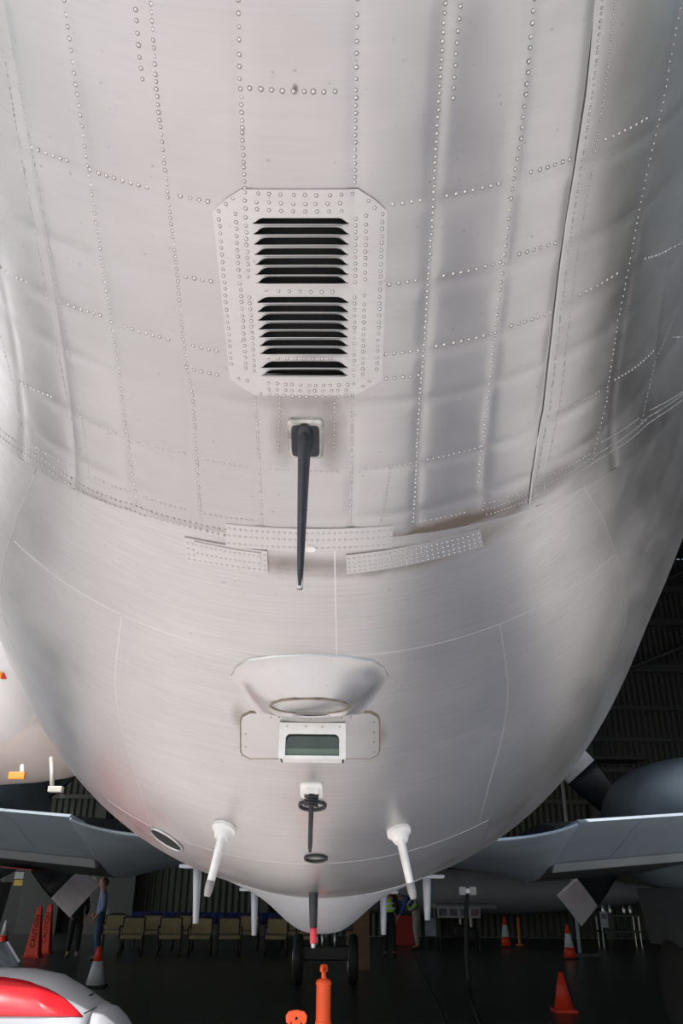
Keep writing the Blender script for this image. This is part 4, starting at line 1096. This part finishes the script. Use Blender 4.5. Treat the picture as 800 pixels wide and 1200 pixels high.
p = at(158, 1083, 24.6)
# boards, boxes
def stand_box(name, u0, v0, u1, vb, m, label, cat, th=.3, group=None, legs=False, z0=0.0):
    a = floor_at((u0+u1)/2, vb, z0); y = a.y; t = at((u0+u1)/2, v0, y); x0_, x1_ = at(u0, vb, y).x, at(u1, vb, y).x
    o = MB().box(((x0_+x1_)/2, y+th/2, (t.z+z0)/2), (x1_-x0_, th, t.z-z0)).build(name, m, bevel=.01); tag(o, label, cat, group); return o
cb = stand_box('cardboard_box', 406, 1062, 433, 1137, mat('cardboard', (.20, .125, .075), .8, 0, .1, 4), 'tall upright brown cardboard box right of the radome', 'box', .35)
for (u0, v0, u1, vb, lab) in ((497, 1058, 511, 1097, 'white display board behind the bending man'), (702, 1068, 713, 1087, 'small lilac notice on a dark stand under the right wing')):
    y = 27.0; a, b2 = at(u0, v0, y), at(u1, vb, y); e = empty('display_board', ((a.x+b2.x)/2, y, 0)); tag(e, lab, 'board')
    wd = b2.x-a.x; MB().box((0, 0, (a.z+b2.z)/2), (wd, .03, a.z-b2.z)).build('panel', mat('board_face', (.34, .36, .42), .6, 0, .25, 6), e)
    for s in (-1, 1): MB().tube([(s*wd*.45, .03, a.z), (s*wd*.45, .05, 0)], .015, 6).build('leg', M_MAST, e)
    MB().box((0, -.02, lerp(a.z, b2.z, .3)), (wd*.7, .01, (a.z-b2.z)*.3)).build('picture', mat('board_picture', (.10, .12, .16), .6, 0, .6, 9), e)
# row of low display panels / trailer beyond
y = 26.4; a, b2 = at(512, 1062, y), at(563, 1076, y)
e = empty('display_board', ((a.x+b2.x)/2, y, 0)); tag(e, 'long low white display board under the grey aircraft at the back', 'board')
wd = b2.x-a.x; MB().box((0, 0, (a.z+b2.z)/2), (wd, .03, a.z-b2.z)).build('panel', mat('board_face2', (.30, .30, .31), .6, 0, .15, 6), e)
for k2 in range(4): MB().box((-wd/2+wd*(k2+.5)/4, -.02, (a.z+b2.z)/2), (wd/4*.7, .01, (a.z-b2.z)*.6)).build('picture', mat('pic', (.08+.03*k2, .09, .12), .6, 0, .6, 9), e)
for s in (-1, 1): MB().tube([(s*wd*.45, .03, a.z), (s*wd*.45, .05, 0)], .015, 6).build('leg', M_MAST, e)
# grey aircraft parked at the back (fuselage side and low wing)
GA = empty('grey_aircraft', (5.5, 31, 0)); tag(GA, 'dim grey aircraft parked along the back wall on the right', 'aircraft')
M_GA = mat('dim_grey_paint', (.20, .22, .24), .5, 0, .1, 1)
MB().lathe([(.05, -6.2), (.35, -6.0), (.62, -5.2), (.72, -3.5), (.72, 1), (.6, 3), (.3, 5.5), (.06, 6.5)], (0, 0, 1.55), 'X', 28).build('fuselage', M_GA, GA, True)
MB().box((-1.2, -1.5, 1.12), (2.0, 3.0, .16)).build('wing', M_GA, GA, bevel=.07); MB().box((-1.2, 1.2, 1.12), (2.0, 2.0, .16)).build('wing', M_GA, GA, bevel=.07)
for (x, y) in ((-4.5, 0), (-.8, -1.2), (-.8, 1.2)):
    g = MB().tube([(x, y, 1.1), (x, y, .25)], .05, 8).build('gear_leg', M_STEEL, GA); MB().lathe([(.12, -.07), (.24, -.06), (.25, 0), (.24, .06), (.12, .07)], (x, y, .25), 'Y', 18).build('tyre', M_TYRE, g, True)
# dark trolley and bottles under right wing
tr = empty('equipment_trolley', floor_at(727, 1110)); tag(tr, 'dark equipment trolley with metal flasks under the right wing', 'trolley')
MB().box((0, 0, .9), (1.3, .6, .05)).build('shelf', M_MAST, tr); MB().box((0, 0, .45), (1.3, .6, .05)).build('shelf', M_MAST, tr)
for sx_ in (-.6, .6):
    for sy_ in (-.25, .25): MB().tube([(sx_, sy_, .92), (sx_, sy_, 0)], .02, 6).build('leg', M_STEEL, tr)
for i, x in enumerate((-.42, -.2, .25, .45)):
    q = MB().lathe([(.05, 0), (.06, .05), (.06, .22), (.02, .28), (.02, .33)], (0, 0, 0), n=14).build('flask', M_STEEL, None, True); q.location = Vector(tr.location)+Vector((x, 0, .925)); tag(q, 'shiny metal flask on the dark trolley, number %s from its left end' % ('one', 'two', 'three', 'four')[i], 'flask', 'metal flasks')
# scaffold pole and rags seen above the right wing
p = at(660, 930, 25.0); p.z = 0
sp = empty('access_stand', p); tag(sp, 'pale pole of an access stand beyond the right wing root', 'stand')
MB().tube([(0, 0, 0), (0, 0, 7.4)], .05, 8).build('pole', mat('pale_pole', (.32, .34, .36), .5), sp); MB().box((0, 0, .03), (.8, .8, .06)).build('base', M_MAST, sp)
MB().box((1.2, 0, 5.2), (2.6, .9, .08)).build('platform', M_MAST, sp)
MB().tube([(2.4, 0, 0), (2.4, 0, 5.2)], .05, 8).build('pole', M_MAST, sp)
p = at(53.5, 940, 12.0); 

# cables
def cable(name, pts, r_, m, label):
    cu = bpy.data.curves.new(name, 'CURVE'); cu.dimensions = '3D'; s = cu.splines.new('NURBS'); s.points.add(len(pts)-1)
    for q, p_ in zip(s.points, pts): q.co = (*p_, 1)
    s.use_endpoint_u = True; s.order_u = 3; cu.bevel_depth = r_; cu.bevel_resolution = 2; s.resolution_u = 8
    t_ = bpy.data.objects.new(name, cu); COL.objects.link(t_); dg = bpy.context.evaluated_depsgraph_get(); me = bpy.data.meshes.new_from_object(t_.evaluated_get(dg)); bpy.data.objects.remove(t_)
    o = bpy.data.objects.new(name, me); COL.objects.link(o); me.materials.clear(); me.materials.append(m); me.shade_smooth(); tag(o, label, 'hose'); return o
yh = 13.5
cable('hose', [at(547, 1046, yh), at(546, 1070, yh), at(546, 1100, yh), at(547, 1130, yh-.1), at(549, 1155, yh-.2), floor_at(553, 1176, .03), floor_at(560, 1192, .03), floor_at(568, 1215, .03), floor_at(590, 1260, .03)], .03, M_TYRE, 'thick black hose hanging from above and trailing over the floor')
cable('hose', [floor_at(486, 1118, .015), floor_at(493, 1140, .015), floor_at(500, 1150, .015), floor_at(508, 1168, .015), floor_at(516, 1182, .015), floor_at(524, 1210, .015)], .015, M_TYRE, 'thin black hose lying on the floor below the bending man')
HB = MB().box(at(547, 1044, yh), (.28, .16, .10)).build('hose_coupling', M_STEEL, ORION, bevel=.02)
for s in (-1, 1): MB().box(at(547+s*6, 1044, yh), (.1, .18, .12)).build('clamp', M_WHITE, HB, bevel=.01)

# ------------------------------------------------------------------ people
M_SKIN = mat('skin_tone', (.42, .22, .15), .55)
def figure(name, verts, edges, radii, m, parent, sub=2, root=0):
    me = bpy.data.meshes.new(name); me.from_pydata(verts, edges, []); me.update()
    o = bpy.data.objects.new(name, me); COL.objects.link(o); o.parent = parent
    q = o.modifiers.new('skin', 'SKIN'); q.use_smooth_shade = True
    sk = me.skin_vertices[0].data
    for i, r_ in enumerate(radii): sk[i].radius = (r_ if hasattr(r_, '__len__') else (r_, r_)); sk[i].use_root = (i == root)
    q = o.modifiers.new('sub', 'SUBSURF'); q.levels = q.render_levels = sub
    dg = bpy.context.evaluated_depsgraph_get(); me2 = bpy.data.meshes.new_from_object(o.evaluated_get(dg))
    o.modifiers.clear(); o.data = me2; me2.materials.clear(); me2.materials.append(m); me2.shade_smooth(); return o
def person(loc, rz, label, J, shirt, trousers, hair, shoes, vest=None, scale=1.0):
    """J: joint positions of a figure whose front is -Y (before turning)"""
    e = empty('person', loc, rz); e.scale = (scale,)*3; tag(e, label, 'person')
    V = [J['pelvis'], J['waist'], J['chest'], J['neck'], J['skull'], J['crown']]; E_ = [(0, 1), (1, 2), (2, 3), (3, 4), (4, 5)]; Rr = [.12, .11, .12, .055, .088, .07]
    for s in ('L', 'R'):
        b0 = len(V); V += [J['sh'+s], J['el'+s], J['wr'+s], J['ha'+s]]; E_ += [(2, b0), (b0, b0+1), (b0+1, b0+2), (b0+2, b0+3)]; Rr += [.062, .045, .028, .036]
        # five fingers
        w_, h_ = Vector(J['wr'+s]), Vector(J['ha'+s]); d = (h_-w_).normalized(); sd_ = Vector((0, 1, 0)); sd_ = (sd_-d*sd_.dot(d)).normalized(); 
        b1 = len(V)
        for k_, (o_, ln) in enumerate(((-.032, .070), (-.011, .082), (.011, .078), (.032, .062))):
            V.append(h_+sd_*o_+d*(.03)); V.append(h_+sd_*o_*1.15+d*(.03+ln*.55)); V.append(h_+sd_*o_*1.1+d*(.03+ln)+d.cross(sd_)*.02)
            n_ = len(V); E_ += [(b0+3, n_-3), (n_-3, n_-2), (n_-2, n_-1)]; Rr += [.010, .009, .007]
        V.append(lerp(w_, h_, .6)-sd_*.045); V.append(lerp(w_, h_, 1.0)-sd_*.070); n_ = len(V); E_ += [(b0+3, n_-2), (n_-2, n_-1)]; Rr += [.012, .009]
        b2_ = len(V); V += [J['hip'+s], J['kn'+s], J['an'+s], J['to'+s]]; E_ += [(0, b2_), (b2_, b2_+1), (b2_+1, b2_+2), (b2_+2, b2_+3)]; Rr += [.085, .058, .038, .032]
    body = figure('body', V, E_, Rr, M_SKIN, e, 1)
    # clothes
    V = [J['pelvis'], J['waist'], J['chest'], lerp(Vector(J['chest']), Vector(J['neck']), .75)]; E_ = [(0, 1), (1, 2), (2, 3)]; Rr = [(.165, .125), (.150, .120), (.175, .125), .075]
    for s in ('L', 'R'):
        b0 = len(V); V += [J['sh'+s], J['el'+s], lerp(Vector(J['el'+s]), Vector(J['wr'+s]), .85)]; E_ += [(2, b0), (b0, b0+1), (b0+1, b0+2)]; Rr += [.082, .060, .045]
    figure('shirt', V, E_, Rr, shirt, e, 1)
    V = [J['waist'], J['pelvis']]; E_ = [(0, 1)]; Rr = [(.15, .125), (.165, .135)]
    for s in ('L', 'R'):
        b0 = len(V); V += [J['hip'+s], J['kn'+s], lerp(Vector(J['kn'+s]), Vector(J['an'+s]), .93)]; E_ += [(1, b0), (b0, b0+1), (b0+1, b0+2)]; Rr += [.10, .078, .062]
    figure('trousers', V, E_, Rr, trousers, e, 1, 1)
    if vest:
        V = [lerp(Vector(J['pelvis']), Vector(J['waist']), .6), J['waist'], J['chest'], lerp(Vector(J['chest']), Vector(J['neck']), .6)]
        vo = figure('safety_vest', V, [(0, 1), (1, 2), (2, 3)], [(.175, .14), (.172, .138), (.19, .142), (.10, .09)], vest, e, 1)
        for t in (.25, .75):
            q = lerp(Vector(V[1]), Vector(V[2]), t); ax = (Vector(V[2])-Vector(V[1])).normalized(); s1 = Vector((1, 0, 0)); s2 = ax.cross(s1)
            rg = [[q+ax*h+s1*math.cos(a)*.192+s2*math.sin(a)*.158 for a in [i*math.tau/20 for i in range(20)]] for h in (-.025, .025)]
            MB().loft(rg, False).build('reflective_stripe', M_CW2, vo, True)
    # hair cap, nose, ears, eyes
    sk = Vector(J['skull']); cr = Vector(J['crown']); up = (cr-sk).normalized(); fr = Vector(J['face']).normalized(); sd_ = up.cross(fr)
    def blob(nm, c, rx, ry_, rz_, m, parent=body, seg_=12):
        rg = []
        for i in range(1, seg_):
            th = math.pi*i/seg_; rg.append([c+up*rz_*math.cos(th)+(fr*rx*math.cos(a)+sd_*ry_*math.sin(a))*math.sin(th) for a in [j*math.tau/16 for j in range(16)]])
        return MB().loft(rg).build(nm, m, parent, True)
    blob('head', lerp(sk, cr, .35)+fr*.012, .095, .078, .125, M_SKIN)
    blob('hair', lerp(sk, cr, .62)-fr*.022, .098, .086, .105, hair, e)
    blob('nose', lerp(sk, cr, .25)+fr*.108, .020, .013, .022, M_SKIN)
    for s in (-1, 1):
        blob('ear', lerp(sk, cr, .3)+sd_*s*.080-fr*.005, .020, .010, .032, M_SKIN); blob('eye', lerp(sk, cr, .42)+sd_*s*.03+fr*.098, .008, .012, .008, M_BLACK)
    blob('mouth', lerp(sk, cr, -.12)+fr*.094, .010, .024, .006, M_LIP)
    for s in ('L', 'R'):
        an, to = Vector(J['an'+s]), Vector(J['to'+s]); d = (to-an); d.z = 0; d.normalize(); s_ = Vector((-d.y, d.x, 0)); b_ = Vector((an.x, an.y, 0))
        rg = []
        for (l_, wd, ht) in ((-.09, .030, .07), (-.06, .045, .11), (.03, .048, .11), (.10, .052, .075), (.17, .045, .05), (.20, .020, .03)):
            rg.append([b_+d*l_+s_*wd*math.cos(a)+Vector((0, 0, ht/2+ht/2*math.sin(a))) for a in [i*math.tau/12 for i in range(12)]])
        MB().loft(rg).build('shoe', shoes, e, True)
    return e
M_LIP = mat('lip', (.30, .11, .09), .6); M_CW2 = mat('silver_stripe', (.7, .72, .74), .4)
stand = dict(pelvis=(0, 0, .95), waist=(0, .0, 1.10), chest=(0, .0, 1.34), neck=(0, -.01, 1.50), skull=(0, -.03, 1.62), crown=(0, -.03, 1.73), face=(0, -1, 0),
    shL=(.19, 0, 1.42), elL=(.25, .03, 1.14), wrL=(.20, -.12, .95), haL=(.18, -.15, .88), shR=(-.19, 0, 1.42), elR=(-.25, .04, 1.14), wrR=(-.20, -.14, 1.0), haR=(-.17, -.19, .95),
    hipL=(.09, 0, .88), knL=(.10, -.02, .49), anL=(.11, .03, .09), toL=(.13, -.13, .03), hipR=(-.09, 0, .88), knR=(-.11, -.03, .49), anR=(-.12, .01, .09), toR=(-.14, -.15, .03))
M_SHB = mat('light_blue_shirt', (.24, .32, .52), .8, 0, .05, 20); M_JEAN = mat('blue_jeans', (.03, .06, .12), .8, 0, .15, 30); M_HR = mat('brown_hair', (.07, .04, .025), .7); M_SHOE = mat('dark_shoe', (.02, .018, .016), .5)
M_DK = mat('dark_clothing', (.012, .012, .015), .8); M_VEST = mat('hi_vis_vest', (.42, .85, .04), .6); M_KH = mat('khaki_trousers', (.28, .26, .21), .8); M_NAVY = mat('navy_shirt', (.03, .05, .18), .8)
person(floor_at(112, 1126), R(-75), 'man in a light blue shirt and jeans standing left of the armchairs, facing left', stand, M_SHB, M_JEAN, M_HR, M_SHOE)
person(floor_at(84, 1122), R(20), 'person in black clothes behind the left propeller blade', stand, M_DK, M_DK, M_HR, M_SHOE, None, .95)
person(floor_at(456, 1122), R(170), 'person in dark clothes and yellow safety vest, head hidden by the belly', stand, M_DK, M_DK, M_HR, M_SHOE, M_VEST, .98)
bend = dict(pelvis=(0, .10, .93), waist=(0, .02, 1.05), chest=(0, -.20, 1.22), neck=(0, -.38, 1.30), skull=(0, -.48, 1.34), crown=(0, -.57, 1.39), face=(0, -.5, -.87),
    shL=(.19, -.26, 1.25), elL=(.22, -.34, .98), wrL=(.17, -.46, .80), haL=(.15, -.50, .74), shR=(-.19, -.26, 1.25), elR=(-.22, -.36, .98), wrR=(-.17, -.48, .82), haR=(-.15, -.53, .76),
    hipL=(.09, .10, .88), knL=(.10, .04, .49), anL=(.11, .08, .09), toL=(.12, -.08, .03), hipR=(-.09, .10, .88), knR=(-.11, .08, .49), anR=(-.12, .16, .09), toR=(-.13, .0, .03))
person(floor_at(485, 1113), R(-80), 'man in yellow safety vest and khaki trousers bending forward to the left', bend, M_NAVY, M_KH, M_HR, M_SHOE, M_VEST, 1.08)
rb = stand_box('red_barrier', 463, 1073, 487, 1108, mat('dull_red', (.35, .02, .015), .6), 'low red barrier panel behind the bending man', 'barrier', .12)
